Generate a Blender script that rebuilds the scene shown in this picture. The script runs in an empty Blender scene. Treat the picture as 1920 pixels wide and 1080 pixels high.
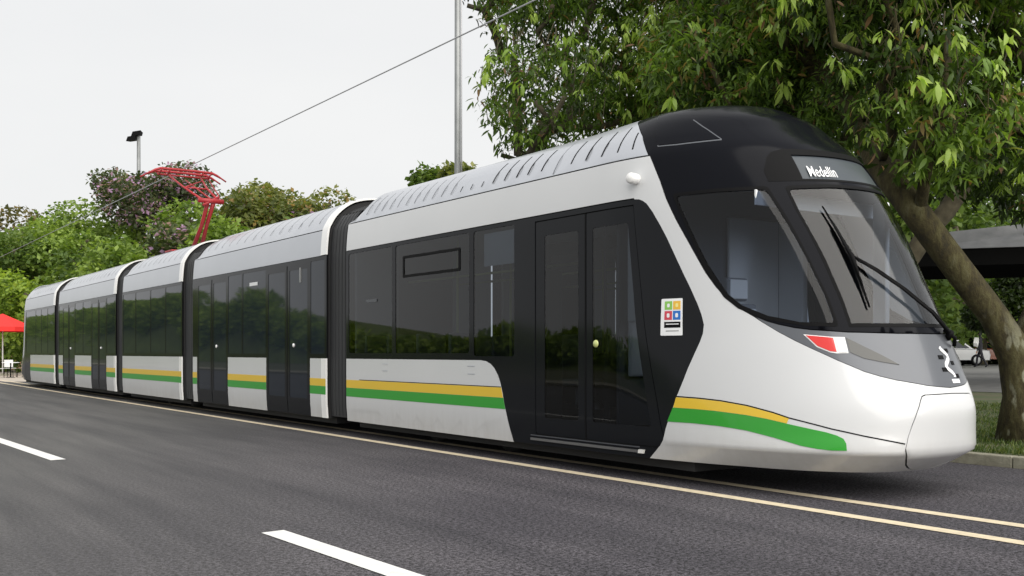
import math, bisect
import bpy, bmesh, random
import numpy as np
from mathutils import Vector, Matrix
from mathutils.geometry import delaunay_2d_cdt
R = math.radians
S = bpy.context.scene; C = S.collection
# ------------------------------------------------------------ camera, world, sun, exposure
cam = bpy.data.objects.new('camera', bpy.data.cameras.new('camera')); C.objects.link(cam)
cam.data.sensor_width = 36; cam.data.lens = 36; cam.data.shift_y = 120/1920
cam.data.clip_start = .05; cam.data.clip_end = 2000
cam.location = (0, 0, 1.25); cam.rotation_euler = (R(90), 0, R(-34.7))
S.camera = cam
S.view_settings.view_transform = 'Standard'; S.view_settings.look = 'None'
S.view_settings.exposure = 0.0; S.view_settings.gamma = 1; S.view_settings.use_curve_mapping = False
W = bpy.data.worlds.new('World'); S.world = W; W.use_nodes = True
nt = W.node_tree; nt.nodes.clear()
sun_dir = Vector((-.06, -.86, .72)).normalized()
sky = nt.nodes.new('ShaderNodeTexSky'); sky.sky_type = 'NISHITA'; sky.sun_disc = False
sky.sun_elevation = math.asin(sun_dir.z); sky.sun_rotation = math.atan2(sun_dir.x, sun_dir.y)
sky.air_density = 1.2; sky.dust_density = 4
bg1 = nt.nodes.new('ShaderNodeBackground'); bg1.inputs[1].default_value = .09
nt.links.new(sky.outputs[0], bg1.inputs[0])
tc = nt.nodes.new('ShaderNodeTexCoord'); mp = nt.nodes.new('ShaderNodeMapping'); mp.inputs['Scale'].default_value = (1, 1, 2.6)
no = nt.nodes.new('ShaderNodeTexNoise'); no.inputs['Scale'].default_value = 1.7; no.inputs['Detail'].default_value = 5
cr = nt.nodes.new('ShaderNodeValToRGB'); cr.color_ramp.elements[0].position = .3; cr.color_ramp.elements[1].position = .7
cr.color_ramp.elements[0].color = (.87, .88, .89, 1); cr.color_ramp.elements[1].color = (.95, .95, .945, 1)
nt.links.new(tc.outputs['Generated'], mp.inputs[0]); nt.links.new(mp.outputs[0], no.inputs[0]); nt.links.new(no.outputs['Fac'], cr.inputs[0])
bg2 = nt.nodes.new('ShaderNodeBackground'); bg2.inputs[1].default_value = 1.0; nt.links.new(cr.outputs[0], bg2.inputs[0])
mx = nt.nodes.new('ShaderNodeMixShader'); mx.inputs[0].default_value = .93
wo = nt.nodes.new('ShaderNodeOutputWorld')
nt.links.new(bg1.outputs[0], mx.inputs[1]); nt.links.new(bg2.outputs[0], mx.inputs[2]); nt.links.new(mx.outputs[0], wo.inputs[0])
sl = bpy.data.lights.new('sun', 'SUN'); sl.energy = 4.2; sl.angle = R(85); sl.color = (1, .96, .9)
so = bpy.data.objects.new('sun', sl); C.objects.link(so); so.location = (0, 0, 30)
so.rotation_euler = sun_dir.to_track_quat('Z', 'Y').to_euler()

# ---------- tram body surface: (U, v) -> point.  v = height along the cross-section, U = distance along the tram
CA, SA = math.cos(math.radians(34.7)), math.sin(math.radians(34.7))
YS = 8.0            # where the nose starts to taper
KU = 2.0            # metres of U per radian round the nose
FARU = YS-KU*math.pi
def lerp_tab(tab, x):
    if x <= tab[0][0]: return tab[0][1:]
    i = bisect.bisect_left(tab, (x,))
    if i >= len(tab): return tab[-1][1:]
    a, b = tab[i-1], tab[i]; t = (x-a[0])/(b[0]-a[0])
    return tuple(p+(q-p)*t for p, q in zip(a[1:], b[1:]))
def smooth_tab(tab, n=6):
    # Catmull-Rom through the table, densified once
    out = []
    for i in range(len(tab)-1):
        p0 = tab[max(i-1, 0)]; p1 = tab[i]; p2 = tab[i+1]; p3 = tab[min(i+2, len(tab)-1)]
        for k in range(n):
            t = k/n; v = p1[0]+(p2[0]-p1[0])*t; row = [v]
            h = p2[0]-p1[0]
            for j in range(1, len(p1)):
                m1 = (p2[j]-p0[j])/(p2[0]-p0[0]) if p2[0] != p0[0] else 0
                m2 = (p3[j]-p1[j])/(p3[0]-p1[0]) if p3[0] != p1[0] else 0
                row.append((2*t**3-3*t*t+1)*p1[j]+(t**3-2*t*t+t)*h*m1+(-2*t**3+3*t*t)*p2[j]+(t**3-t*t)*h*m2)
            out.append(tuple(row))
    out.append(tab[-1])
    return out
# v, half width, z
PROF = smooth_tab([(.20,1.305,.22),(.37,1.315,.37),(.40,1.319,.40),(.56,1.324,.56),(.8,1.325,.8),(1.5,1.325,1.5),(2.3,1.325,2.3),(2.74,1.322,2.74),
        (3.155,1.285,3.155),(3.27,1.235,3.262),(3.40,1.165,3.372),(3.55,1.055,3.482),(3.70,.93,3.572),(3.85,.795,3.632),(4.05,.60,3.675),(4.35,.30,3.70),(4.65,0.0,3.705)])
# v, front tip y, superellipse exponent
NOSE = smooth_tab([(0.2,5.31,2.75),(0.375,5.05,2.75),(0.405,5.01,2.75),(0.56,4.985,2.6),(0.8,4.97,2.45),(1.16,5.09,2.3),(1.48,5.22,2.2),(1.9,5.41,2.15),(2.35,5.63,2.1),(2.84,5.94,2.1),(3.1,6.15,2.1),(3.27,6.33,2.1),(3.4,6.48,2.1),(3.55,6.63,2.1),(3.7,6.83,2.1),(3.85,6.95,2.1),(4.05,7.15,2.1),(4.35,7.35,2.1),(4.65,7.40,2.1)])
def P(U, v, off=0.0):
    """point of the tram skin: x<0 is the side facing the street, U runs along it, round the nose and back on the far side"""
    if off:
        e = 1e-3; a = P(U+e, v); b = P(U-e, v); c = P(U, v+e); d = P(U, v-e)
        tu = [a[i]-b[i] for i in range(3)]; tv = [c[i]-d[i] for i in range(3)]
        n = [tu[2]*tv[1]-tu[1]*tv[2], tu[0]*tv[2]-tu[2]*tv[0], tu[1]*tv[0]-tu[0]*tv[1]]
        l = math.sqrt(sum(q*q for q in n)) or 1
        p = P(U, v)
        return tuple(p[i]+n[i]/l*off for i in range(3))
    w, z = lerp_tab(PROF, v)
    t = min(max((v-3.2)/.6, 0), 1); q = max(0.0, 1-abs(U-6.9)/2.4) if U > 6.9 else 1.0
    z += .055*t*t*(3-2*t)*q*q*(3-2*q)
    if v < .42 and FARU-.4 < U < YS-.1:      # the cab's skirt is folded inwards below a crease
        t = min(1.0, (YS-.1-U)/1.0, (U-FARU+.1)/1.0); w -= .13*max(t, 0)*(.42-v)/.22
    if U >= YS: return (-w, U, z)
    if U <= YS-KU*math.pi: return (w, YS+(YS-KU*math.pi-U), z)
    yf, n = lerp_tab(NOSE, v)
    ph = min((YS-U)/KU, math.pi)
    c, s = math.cos(ph), math.sin(ph)
    x = -w*math.copysign(abs(c)**(2/n), c); y = YS-(YS-yf)*abs(s)**(2/n)
    return (x, y, z)

# ------------------------------------------------------------ helpers
def mat(name, col, rough=.5, metal=0, spec=.5, coat=0, noise=None, bump=None, ior=None):
    """noise = (scale, detail, amount, second colour); bump = (scale, strength)"""
    m = bpy.data.materials.new(name); m.use_nodes = True
    n = m.node_tree; b = n.nodes['Principled BSDF']
    b.inputs['Base Color'].default_value = (*col, 1); b.inputs['Roughness'].default_value = rough
    b.inputs['Metallic'].default_value = metal; b.inputs['Specular IOR Level'].default_value = spec
    b.inputs['Coat Weight'].default_value = coat; b.inputs['Coat Roughness'].default_value = .04
    if ior: b.inputs['IOR'].default_value = ior
    t = n.nodes.new('ShaderNodeTexCoord')
    if noise:
        q = n.nodes.new('ShaderNodeTexNoise'); q.inputs['Scale'].default_value = noise[0]; q.inputs['Detail'].default_value = noise[1]
        n.links.new(t.outputs['Object'], q.inputs[0])
        r = n.nodes.new('ShaderNodeValToRGB'); r.color_ramp.elements[0].position = .5-noise[2]; r.color_ramp.elements[1].position = .5+noise[2]
        r.color_ramp.elements[0].color = (*col, 1); r.color_ramp.elements[1].color = (*noise[3], 1)
        n.links.new(q.outputs['Fac'], r.inputs[0]); n.links.new(r.outputs[0], b.inputs['Base Color'])
    if bump:
        q = n.nodes.new('ShaderNodeTexNoise'); q.inputs['Scale'].default_value = bump[0]; q.inputs['Detail'].default_value = 4
        n.links.new(t.outputs['Object'], q.inputs[0])
        u = n.nodes.new('ShaderNodeBump'); u.inputs['Strength'].default_value = bump[1]; u.inputs['Distance'].default_value = .02
        n.links.new(q.outputs['Fac'], u.inputs['Height']); n.links.new(u.outputs[0], b.inputs['Normal'])
    return m
def leaf_mat(name, cols, trans=.35, rough=.45):
    """leaf colours picked by the 'tint' attribute every leaf carries"""
    m = bpy.data.materials.new(name); m.use_nodes = True; n = m.node_tree; b = n.nodes['Principled BSDF']
    a = n.nodes.new('ShaderNodeAttribute'); a.attribute_name = 'tint'
    r = n.nodes.new('ShaderNodeValToRGB'); e = r.color_ramp.elements
    for i, (p, c) in enumerate(cols):
        k = e[i] if i < 2 else e.new(p)
        k.position = p; k.color = (*c, 1)
    n.links.new(a.outputs['Fac'], r.inputs[0]); n.links.new(r.outputs[0], b.inputs['Base Color'])
    b.inputs['Roughness'].default_value = rough; b.inputs['Specular IOR Level'].default_value = .35
    tr = n.nodes.new('ShaderNodeBsdfTranslucent'); mul = n.nodes.new('ShaderNodeMix'); mul.data_type = 'RGBA'; mul.blend_type = 'MULTIPLY'
    mul.inputs[0].default_value = 1; n.links.new(r.outputs[0], mul.inputs[6]); mul.inputs[7].default_value = (1.6, 1.7, .7, 1)
    n.links.new(mul.outputs[2], tr.inputs[0])
    mi = n.nodes.new('ShaderNodeMixShader'); mi.inputs[0].default_value = trans
    n.links.new(b.outputs[0], mi.inputs[1]); n.links.new(tr.outputs[0], mi.inputs[2]); n.links.new(mi.outputs[0], n.nodes['Material Output'].inputs[0])
    return m
def glass_mat(name, tint, rough=.02, ior=1.5):
    """one sheet of tinted glass: lets tinted light through, reflects by Fresnel"""
    m = bpy.data.materials.new(name); m.use_nodes = True; n = m.node_tree; n.nodes.clear()
    o = n.nodes.new('ShaderNodeOutputMaterial'); t = n.nodes.new('ShaderNodeBsdfTransparent'); t.inputs[0].default_value = (*tint, 1)
    g = n.nodes.new('ShaderNodeBsdfGlossy'); g.inputs['Roughness'].default_value = rough
    f = n.nodes.new('ShaderNodeFresnel'); f.inputs[0].default_value = ior; x = n.nodes.new('ShaderNodeMixShader')
    n.links.new(f.outputs[0], x.inputs[0]); n.links.new(t.outputs[0], x.inputs[1]); n.links.new(g.outputs[0], x.inputs[2]); n.links.new(x.outputs[0], o.inputs[0])
    return m
def new_obj(name, me, m=None, parent=None):
    o = bpy.data.objects.new(name, me); C.objects.link(o)
    if m is not None and not me.materials: me.materials.append(m)
    if parent is not None: o.parent = parent
    return o
def empty(name, loc, rz=0, parent=None):
    o = bpy.data.objects.new(name, None); C.objects.link(o); o.location = loc; o.rotation_euler = (0, 0, rz); o.empty_display_size = .3
    if parent is not None: o.parent = parent
    return o
def tag(o, label=None, cat=None, group=None, kind=None):
    if label: o['label'] = label
    if cat: o['category'] = cat
    if group: o['group'] = group
    if kind: o['kind'] = kind
    return o
def mesh_of(name, vs, fs, smooth=False):
    me = bpy.data.meshes.new(name); me.from_pydata([tuple(v) for v in vs], [], fs)
    if smooth: me.shade_smooth()
    me.update(); return me
class MB:
    """collects simple shapes into one mesh"""
    def __init__(s): s.v = []; s.f = []; s.sm = []
    def add(s, vs, fs, sm=False):
        k = len(s.v); s.v += [tuple(v) for v in vs]; s.f += [tuple(i+k for i in f) for f in fs]; s.sm += [sm]*len(fs); return s
    def box(s, x0, x1, y0, y1, z0, z1, b=0):
        if b <= 0:
            return s.add([(x, y, z) for x in (x0, x1) for y in (y0, y1) for z in (z0, z1)], [(0,1,3,2),(4,6,7,5),(0,4,5,1),(2,3,7,6),(0,2,6,4),(1,5,7,3)])
        bm = bmesh.new(); bmesh.ops.create_cube(bm, size=1)
        for v in bm.verts: v.co = Vector(((x0+x1)/2+v.co.x*(x1-x0), (y0+y1)/2+v.co.y*(y1-y0), (z0+z1)/2+v.co.z*(z1-z0)))
        bmesh.ops.bevel(bm, geom=bm.edges[:], offset=b, segments=2, affect='EDGES', profile=.5)
        bm.verts.ensure_lookup_table(); s.add([v.co for v in bm.verts], [[v.index for v in f.verts] for f in bm.faces]); bm.free(); return s
    def tube(s, pts, rad, n=8, cap=True, sm=True):
        pts = [Vector(p) for p in pts]; rs = rad if isinstance(rad, (list, tuple)) else [rad]*len(pts)
        vs = []; fs = []; up = None
        for i, p in enumerate(pts):
            d = (pts[min(i+1, len(pts)-1)]-pts[max(i-1, 0)]).normalized()
            if up is None: up = d.orthogonal().normalized()
            up = (up-d*up.dot(d)); up = up.normalized() if up.length > 1e-6 else d.orthogonal().normalized()
            w = d.cross(up)
            for k in range(n):
                a = 2*math.pi*k/n; vs.append(p+(up*math.cos(a)+w*math.sin(a))*rs[i])
        for i in range(len(pts)-1):
            for k in range(n): fs.append((i*n+k, i*n+(k+1) % n, (i+1)*n+(k+1) % n, (i+1)*n+k))
        if cap: fs += [tuple(range(n))[::-1], tuple((len(pts)-1)*n+k for k in range(n))]
        return s.add(vs, fs, sm)
    def lathe(s, prof, n=20, c=(0, 0, 0), sm=True):
        vs = []; fs = []
        for r, z in prof:
            for k in range(n):
                a = 2*math.pi*k/n; vs.append((c[0]+r*math.cos(a), c[1]+r*math.sin(a), c[2]+z))
        for i in range(len(prof)-1):
            for k in range(n): fs.append((i*n+k, i*n+(k+1) % n, (i+1)*n+(k+1) % n, (i+1)*n+k))
        return s.add(vs, fs, sm)
    def build(s, name, m, parent=None):
        me = mesh_of(name, s.v, s.f); me.polygons.foreach_set('use_smooth', s.sm)
        return new_obj(name, me, m, parent)

# ------------------------------------------------------------ ground
asph = bpy.data.materials.new('asphalt'); asph.use_nodes = True
n = asph.node_tree; b = n.nodes['Principled BSDF']; g = n.nodes.new('ShaderNodeNewGeometry')
def nz(scale, det=3, vec=None, rough=.6):
    q = n.nodes.new('ShaderNodeTexNoise'); q.inputs['Scale'].default_value = scale; q.inputs['Detail'].default_value = det; q.inputs['Roughness'].default_value = rough
    n.links.new(vec or g.outputs['Position'], q.inputs[0]); return q
def ramp(src, p0, c0, p1, c1):
    r = n.nodes.new('ShaderNodeValToRGB'); r.color_ramp.elements[0].position = p0; r.color_ramp.elements[0].color = (*c0, 1)
    r.color_ramp.elements[1].position = p1; r.color_ramp.elements[1].color = (*c1, 1); n.links.new(src, r.inputs[0]); return r
def mixc(mode, f, a, c):
    x = n.nodes.new('ShaderNodeMix'); x.data_type = 'RGBA'; x.blend_type = mode
    if isinstance(f, float): x.inputs[0].default_value = f
    else: n.links.new(f, x.inputs[0])
    n.links.new(a, x.inputs[6]); n.links.new(c, x.inputs[7]); return x.outputs[2]
gn = n.nodes.new('ShaderNodeMath'); gn.operation = 'MULTIPLY_ADD'; gn.inputs[1].default_value = .45
n.links.new(nz(95, 2, rough=.6).outputs['Fac'], gn.inputs[0]); gm = n.nodes.new('ShaderNodeMath'); gm.operation = 'MULTIPLY'; gm.inputs[1].default_value = .55
n.links.new(nz(34, 3, rough=.7).outputs['Fac'], gm.inputs[0]); n.links.new(gm.outputs[0], gn.inputs[2])
grain = ramp(gn.outputs[0], .44, (.006, .0055, .007), .575, (.142, .134, .156))
mpn = n.nodes.new('ShaderNodeMapping'); mpn.inputs['Scale'].default_value = (1.6, .12, 1); n.links.new(g.outputs['Position'], mpn.inputs[0])
streak = ramp(nz(1.3, 4, mpn.outputs[0]).outputs['Fac'], .3, (.62, .62, .62), .7, (1.12, 1.1, 1.06))
patchy = ramp(nz(.55, 4).outputs['Fac'], .35, (.78, .78, .8), .65, (1.1, 1.1, 1.08))
col = mixc('MULTIPLY', 1.0, grain.outputs[0], streak.outputs[0]); col = mixc('MULTIPLY', 1.0, col, patchy.outputs[0])
# lighter, smoother-grained surface towards the far and left lane
pale_grain = ramp(nz(38, 4).outputs['Fac'], .3, (.064, .064, .066), .7, (.122, .121, .120))
pale_col = mixc('MULTIPLY', 1.0, pale_grain.outputs[0], streak.outputs[0])
sx = n.nodes.new('ShaderNodeSeparateXYZ'); n.links.new(g.outputs['Position'], sx.inputs[0])
ma = n.nodes.new('ShaderNodeMath'); ma.operation = 'MULTIPLY_ADD'; ma.inputs[1].default_value = -1.9; n.links.new(sx.outputs[0], ma.inputs[0]); n.links.new(sx.outputs[1], ma.inputs[2])
mr = n.nodes.new('ShaderNodeMapRange'); mr.inputs[1].default_value = -1.5; mr.inputs[2].default_value = 9.0; n.links.new(ma.outputs[0], mr.inputs[0])
col = mixc('MIX', mr.outputs[0], col, pale_col)
n.links.new(col, b.inputs['Base Color']); b.inputs['Roughness'].default_value = .82; b.inputs['Specular IOR Level'].default_value = .3
bu = n.nodes.new('ShaderNodeBump'); bu.inputs['Strength'].default_value = .5; bu.inputs['Distance'].default_value = .006
n.links.new(nz(75, 3).outputs['Fac'], bu.inputs['Height']); n.links.new(bu.outputs[0], b.inputs['Normal'])

M = {}
M['earth'] = mat('earth', (.10, .085, .05), .95, noise=(1.2, 5, .25, (.045, .075, .02)), bump=(9, .6))
M['grass'] = leaf_mat('grass_blades', [(0, (.03, .055, .012)), (1, (.15, .17, .05)), (.6, (.06, .10, .02))], .3)
M['kerb'] = mat('kerb_concrete', (.17, .16, .12), .9, noise=(7, 5, .22, (.28, .27, .21)), bump=(40, .4))
M['pave'] = mat('pale_paving', (.36, .31, .26), .9, noise=(1.3, 5, .25, (.48, .43, .37)), bump=(12, .3))
M['park_path'] = mat('shaded_grey_paving', (.10, .10, .098), .9, noise=(2, 5, .25, (.15, .15, .145)))  # car park paving colour darkened to deepen the shade on the right
M['line'] = mat('cream_line_paint', (.70, .60, .42), .7, noise=(14, 5, .2, (.55, .47, .34)), bump=(70, .25))
M['dash'] = mat('white_line_paint', (.78, .78, .76), .7, noise=(10, 5, .18, (.62, .62, .60)), bump=(70, .25))

def sheet(name, pts, z, m, kind='structure'):
    o = new_obj(name, mesh_of(name, [(x, y, z) for x, y in pts], [tuple(range(len(pts)))]), m); tag(o, kind=kind); return o
G = MB(); G.add([(-900, -900, -.012), (900, -900, -.012), (900, 900, -.012), (-900, 900, -.012)], [(0, 1, 2, 3)])
tag(G.build('ground', M['earth']), kind='structure')
sheet('road', [(-9, -60), (10.7, -60), (10.7, 48), (10.7, 150), (-9, 150)], 0, asph)
tag(sheet('plaza', [(6.95, 47.2), (10.7, 47.2), (26, 60), (26, 160), (6.95, 160)], .004, M['pave']), 'pale brown paving beyond the rear of the tram')
# long painted lines (6.55 outer, 7.19 inner)
ln = MB()
for x in (6.55, 7.19):
    ln2 = MB(); ys = [-14+i*1.5 for i in range(62)]
    for i in range(61): ln2.add([(x-.07, ys[i], .005), (x+.07, ys[i], .005), (x+.07, ys[i+1], .005), (x-.07, ys[i+1], .005)], [(0, 1, 2, 3)])
    o = ln2.build('road_line', M['line'])
    tag(o, 'long cream line on the asphalt '+('nearer the lane, just outside the tram skirt' if x < 7 else 'running out from under the tram nose'), 'road marking', 'cream lines along the tram track', 'thing')
lane = Vector((-.043, 1, 0)).normalized()
for i, (y0, y1, lab) in enumerate(((2.9, 6.8, 'broad white lane dash nearest the camera, cut by the bottom edge'), (12.7, 16.6, 'white lane dash further off at the left edge of the road'), (22.5, 26.4, 'third white lane dash along the road'))):
    def q(y, e): return (2.68-.043*(y-6.8)+e, y)
    o = sheet('lane_dash', [q(y0, -.085), q(y0+.02, .085), q(y1, .085), q(y1-.02, -.085)], .0055, M['dash'])
    if y0 < 20: tag(o, lab, 'lane marking', 'white lane dashes', 'thing')
    else: bpy.data.objects.remove(o)
# kerb stones on the far side, verge, park ground that rises gently
for i in range(22):
    k = MB(); y0 = -6+i*1.5; k.box(10.70, 10.86, y0+.004, y0+1.494, -.01, .125+random.Random(i).uniform(-.003, .003), .012)
    if i == 0: kerb_root = tag(empty('kerb', (0, 0, 0)), kind='structure')
    k.build('kerb_stone', M['kerb'], kerb_root)
def gz(x): return .115+max(0, min(1, (x-14)/26))**1*.36
pv = MB(); xs = [10.861, 11.3, 12, 13, 14, 17, 20, 24, 28, 34, 40, 60, 140]; ys = [-60, 0, 6, 12, 20, 30, 44, 60, 90, 150]
ys = [y for y in ys if y <= 44]
for i in range(len(xs)-1):
    for j in range(len(ys)-1):
        pv.add([(xs[i], ys[j], gz(xs[i])), (xs[i+1], ys[j], gz(xs[i+1])), (xs[i+1], ys[j+1], gz(xs[i+1])), (xs[i], ys[j+1], gz(xs[i]))], [(0, 1, 2, 3)])
tag(pv.build('park_ground', M['earth']), kind='structure')
pp = MB()
for i in range(5, len(xs)-2):
    if xs[i] >= 24: pp.add([(xs[i], -20, gz(xs[i])+.01), (xs[i+1], -20, gz(xs[i+1])+.01), (xs[i+1], 44, gz(xs[i+1])+.01), (xs[i], 44, gz(xs[i])+.01)], [(0, 1, 2, 3)])
tag(pp.build('car_park', M['park_path']), kind='structure')
pq = MB(); pq.box(-11, -9, -60, 150, -.01, .12); tag(pq.build('pavement', M['kerb']), kind='structure')
# ------------------------------------------------------------ the tram
UC = YS-KU*math.pi/2                       # U of the nose's centre line
FAR = YS-KU*math.pi                        # U where the far side starts
def mir(poly): return [(2*UC-u, v) for u, v in poly][::-1]
def sym(poly): return poly+mir(poly)       # poly runs from the near side to the centre line
def pip(x, y, poly):
    c = False; j = len(poly)-1
    for i in range(len(poly)):
        xi, yi = poly[i]; xj, yj = poly[j]
        if (yi > y) != (yj > y) and x < (xj-xi)*(y-yi)/(yj-yi)+xi: c = not c
        j = i
    return c
def subdiv(poly, du=.05, dv=.05, flat=.5):
    out = []
    for i, (u, v) in enumerate(poly):
        u2, v2 = poly[(i+1) % len(poly)]
        near = min(u, u2) < YS+.01 and max(u, u2) > FAR-.01
        n = max(1, int(abs(u2-u)/(du if near else flat)+.5), int(abs(v2-v)/dv+.5))
        for k in range(n): out.append((u+(u2-u)*k/n, v+(v2-v)*k/n))
    return out
def round_corner(poly, idx, r, n=5):
    """rounds the listed corners of a polygon"""
    out = []
    for i, p in enumerate(poly):
        if i not in idx: out.append(p); continue
        a = Vector(poly[i-1]); b = Vector(p); c = Vector(poly[(i+1) % len(poly)])
        d1 = (a-b); d2 = (c-b); r1 = min(r, d1.length*.48, d2.length*.48); s = b+d1.normalized()*r1; e = b+d2.normalized()*r1
        for k in range(n+1):
            t = k/n; q = s*(1-t)**2+b*2*t*(1-t)+e*t*t; out.append((q.x, q.y))
    return out
def warp_fn(y0, y1, front=.0, rear=.0):
    def f(p):
        x, y, z = p
        if z > 3.155:
            g = 1.0
            if rear and y > y1-rear: g = math.sqrt(max(0.0, 1-((y-(y1-rear))/rear)**2))
            if front and y < y0+front: g = min(g, math.sqrt(max(0.0, 1-(((y0+front)-y)/front)**2)))
            z = 3.155+(z-3.155)*g
        return (x, y, z)
    return f
def patch(name, poly, m, parent, off=0.0, depth=.012, holes=(), grid=.055, flip_y=None, warp=None, mirror=False, smooth=True):
    """a panel of the tram's skin: outline (U, v) laid on the body surface, with a real edge of its own"""
    loops = [subdiv(poly)]+[subdiv(h) for h in holes]
    pts = []; edges = []
    for lp in loops:
        k = len(pts); pts += lp; edges += [(k+i, k+(i+1) % len(lp)) for i in range(len(lp))]
    us = [p[0] for p in poly]; vs = [p[1] for p in poly]; ring_pts = np.array(pts)
    u = min(us)+grid*.5; bnd = loops
    cols = []
    while u < max(us):
        near = FAR-.05 < u < YS+.05; cols.append((u, near)); u += grid if near else .55
    for ui, near in cols:
        v = min(vs)+grid*.45
        while v < max(vs):
            if pip(ui, v, poly) and not any(pip(ui, v, h) for h in holes):
                if (np.hypot(ring_pts[:, 0]-ui, ring_pts[:, 1]-v) > .45*grid).all(): pts.append((ui, v))
            v += grid if (near or v > 2.9 or v < .6) else .3
    r = delaunay_2d_cdt([Vector(p) for p in pts], edges, [], 0, 1e-5)
    vo, fo = r[0], r[2]
    keep = []
    for f in fo:
        cx = sum(vo[i].x for i in f)/3; cy = sum(vo[i].y for i in f)/3
        if pip(cx, cy, poly) and not any(pip(cx, cy, h) for h in holes): keep.append(tuple(f))
    def T(p):
        if warp: p = warp(p)
        x, y, z = p
        if flip_y is not None: y = flip_y-y
        if mirror: x = -x
        return (x, y-TY, z)
    sgn = -1 if ((flip_y is not None) != mirror) else 1
    V = [T(P(p.x, p.y, off)) for p in vo]
    F = [f[::-1] if sgn > 0 else f for f in keep]
    cnt = {}
    for f in F:
        for i in range(len(f)):
            e = (f[i], f[(i+1) % len(f)]); k = (min(e), max(e)); cnt[k] = cnt.get(k, [])+[e]
    rim = [es[0] for es in cnt.values() if len(es) == 1]
    nv = len(V); sm = [smooth]*len(F)
    if depth:
        top = {}; low = {}
        for a, b in rim:
            for i in (a, b):
                if i not in top:
                    top[i] = len(V); V.append(V[i]); low[i] = len(V); V.append(T(P(vo[i].x, vo[i].y, off-depth)))
        for a, b in rim: F.append((top[b], top[a], low[a], low[b])); sm.append(False)
    me = bpy.data.meshes.new(name); me.from_pydata(V, [], F); me.polygons.foreach_set('use_smooth', sm)
    if smooth and not warp and max(vs) < 4.6:
        # shade with the body's own curvature, edges with their face normals
        NV = []
        for p in vo:
            c0 = Vector(P(p.x, p.y)); q = (Vector(P(p.x, p.y, .01))-c0).normalized()
            if flip_y is not None: q.y = -q.y
            if mirror: q.x = -q.x
            NV.append(q)
        me.update(); ln_n = []
        for pl, s_ in zip(me.polygons, sm):
            for li in pl.loop_indices: ln_n.append(NV[me.loops[li].vertex_index] if s_ else pl.normal)
        me.normals_split_custom_set(ln_n); return new_obj(name, me, m, parent)
    bm = bmesh.new(); bm.from_mesh(me)
    ridge = [v for v in bm.verts if abs(v.co.x) < 2e-3 and v.co.z > 3.5]
    if ridge: bmesh.ops.remove_doubles(bm, verts=ridge, dist=2e-3)
    bm.to_mesh(me); bm.free(); me.update()
    return new_obj(name, me, m, parent)
def both(*a, **k):
    patch(*a, **k); k = dict(k); k['mirror'] = not k.get('mirror', False); patch(*a, **k)
def rect(u0, u1, v0, v1, r=0):
    p = [(u0, v0), (u1, v0), (u1, v1), (u0, v1)]
    return round_corner(p, (0, 1, 2, 3), r, 3) if r else p
def strip(line, w):
    """thin band along a line in (U, v)"""
    a = []; b = []
    for i, p in enumerate(line):
        d = (Vector(line[min(i+1, len(line)-1)])-Vector(line[max(i-1, 0)])).normalized(); nn = Vector((-d.y, d.x))*w/2
        a.append((p[0]+nn.x, p[1]+nn.y)); b.append((p[0]-nn.x, p[1]-nn.y))
    return a+b[::-1]

TY = 5.0
M['white'] = mat('white_tram_paint', (.61, .62, .63), .26, coat=.55, spec=.45, noise=(1.1, 4, .3, (.58, .59, .60)))
def grime(m):
    n = m.node_tree; b = n.nodes['Principled BSDF']; src = b.inputs['Base Color'].links[0].from_socket; t = n.nodes.new('ShaderNodeTexCoord')
    s_ = n.nodes.new('ShaderNodeSeparateXYZ'); n.links.new(t.outputs['Object'], s_.inputs[0]); mr = n.nodes.new('ShaderNodeMapRange')
    mr.inputs[1].default_value = .62; mr.inputs[2].default_value = .2; mr.inputs[3].default_value = 0; mr.inputs[4].default_value = .75; n.links.new(s_.outputs[2], mr.inputs[0])
    mp_ = n.nodes.new('ShaderNodeMapping'); mp_.inputs['Scale'].default_value = (6, 6, 1.2); n.links.new(t.outputs['Object'], mp_.inputs[0])
    q = n.nodes.new('ShaderNodeTexNoise'); q.inputs['Scale'].default_value = 1.5; q.inputs['Detail'].default_value = 7; q.inputs['Roughness'].default_value = .7; n.links.new(mp_.outputs[0], q.inputs[0])
    m_ = n.nodes.new('ShaderNodeMath'); m_.operation = 'MULTIPLY'; n.links.new(mr.outputs[0], m_.inputs[0]); n.links.new(q.outputs['Fac'], m_.inputs[1])
    x = n.nodes.new('ShaderNodeMix'); x.data_type = 'RGBA'; x.inputs[7].default_value = (.36, .34, .31, 1); n.links.new(m_.outputs[0], x.inputs[0]); n.links.new(src, x.inputs[6]); n.links.new(x.outputs[2], b.inputs['Base Color'])
grime(M['white'])
M['trim'] = mat('bright_white_trim', (.85, .85, .84), .3, coat=.5)
M['silver'] = mat('silver_roof_paint', (.47, .49, .53), .34, metal=.25, coat=.4, noise=(.9, 4, .3, (.43, .45, .49)))
M['bonnet'] = mat('grey_metallic_paint', (.105, .112, .125), .32, metal=.35, coat=.3)
M['gloss'] = mat('black_gloss_cladding', (.011, .012, .014), .08, spec=.12, coat=.0, bump=(.9, .010))
M['cap'] = mat('black_cap_gloss', (.006, .0065, .009), .14, spec=.07)
M['frame'] = mat('black_rubber', (.006, .006, .0065), .55, spec=.08)
M['shell'] = mat('dark_underbody', (.012, .012, .013), .7)
M['bellows'] = mat('gangway_rubber', (.020, .021, .023), .6, bump=(3, .1))
M['pane'] = mat('tinted_window', (.014, .019, .028), .03, spec=.20, bump=(.7, .012))
M['pane2'] = mat('tinted_door_glass', (.032, .035, .037), .05, spec=.18, bump=(.7, .012))
M['pane3'] = mat('grey_blind_behind_glass', (.05, .056, .062), .06, spec=.25)
M['yellow'] = mat('yellow_stripe_paint', (.72, .48, .03), .35, coat=.4)
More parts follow.
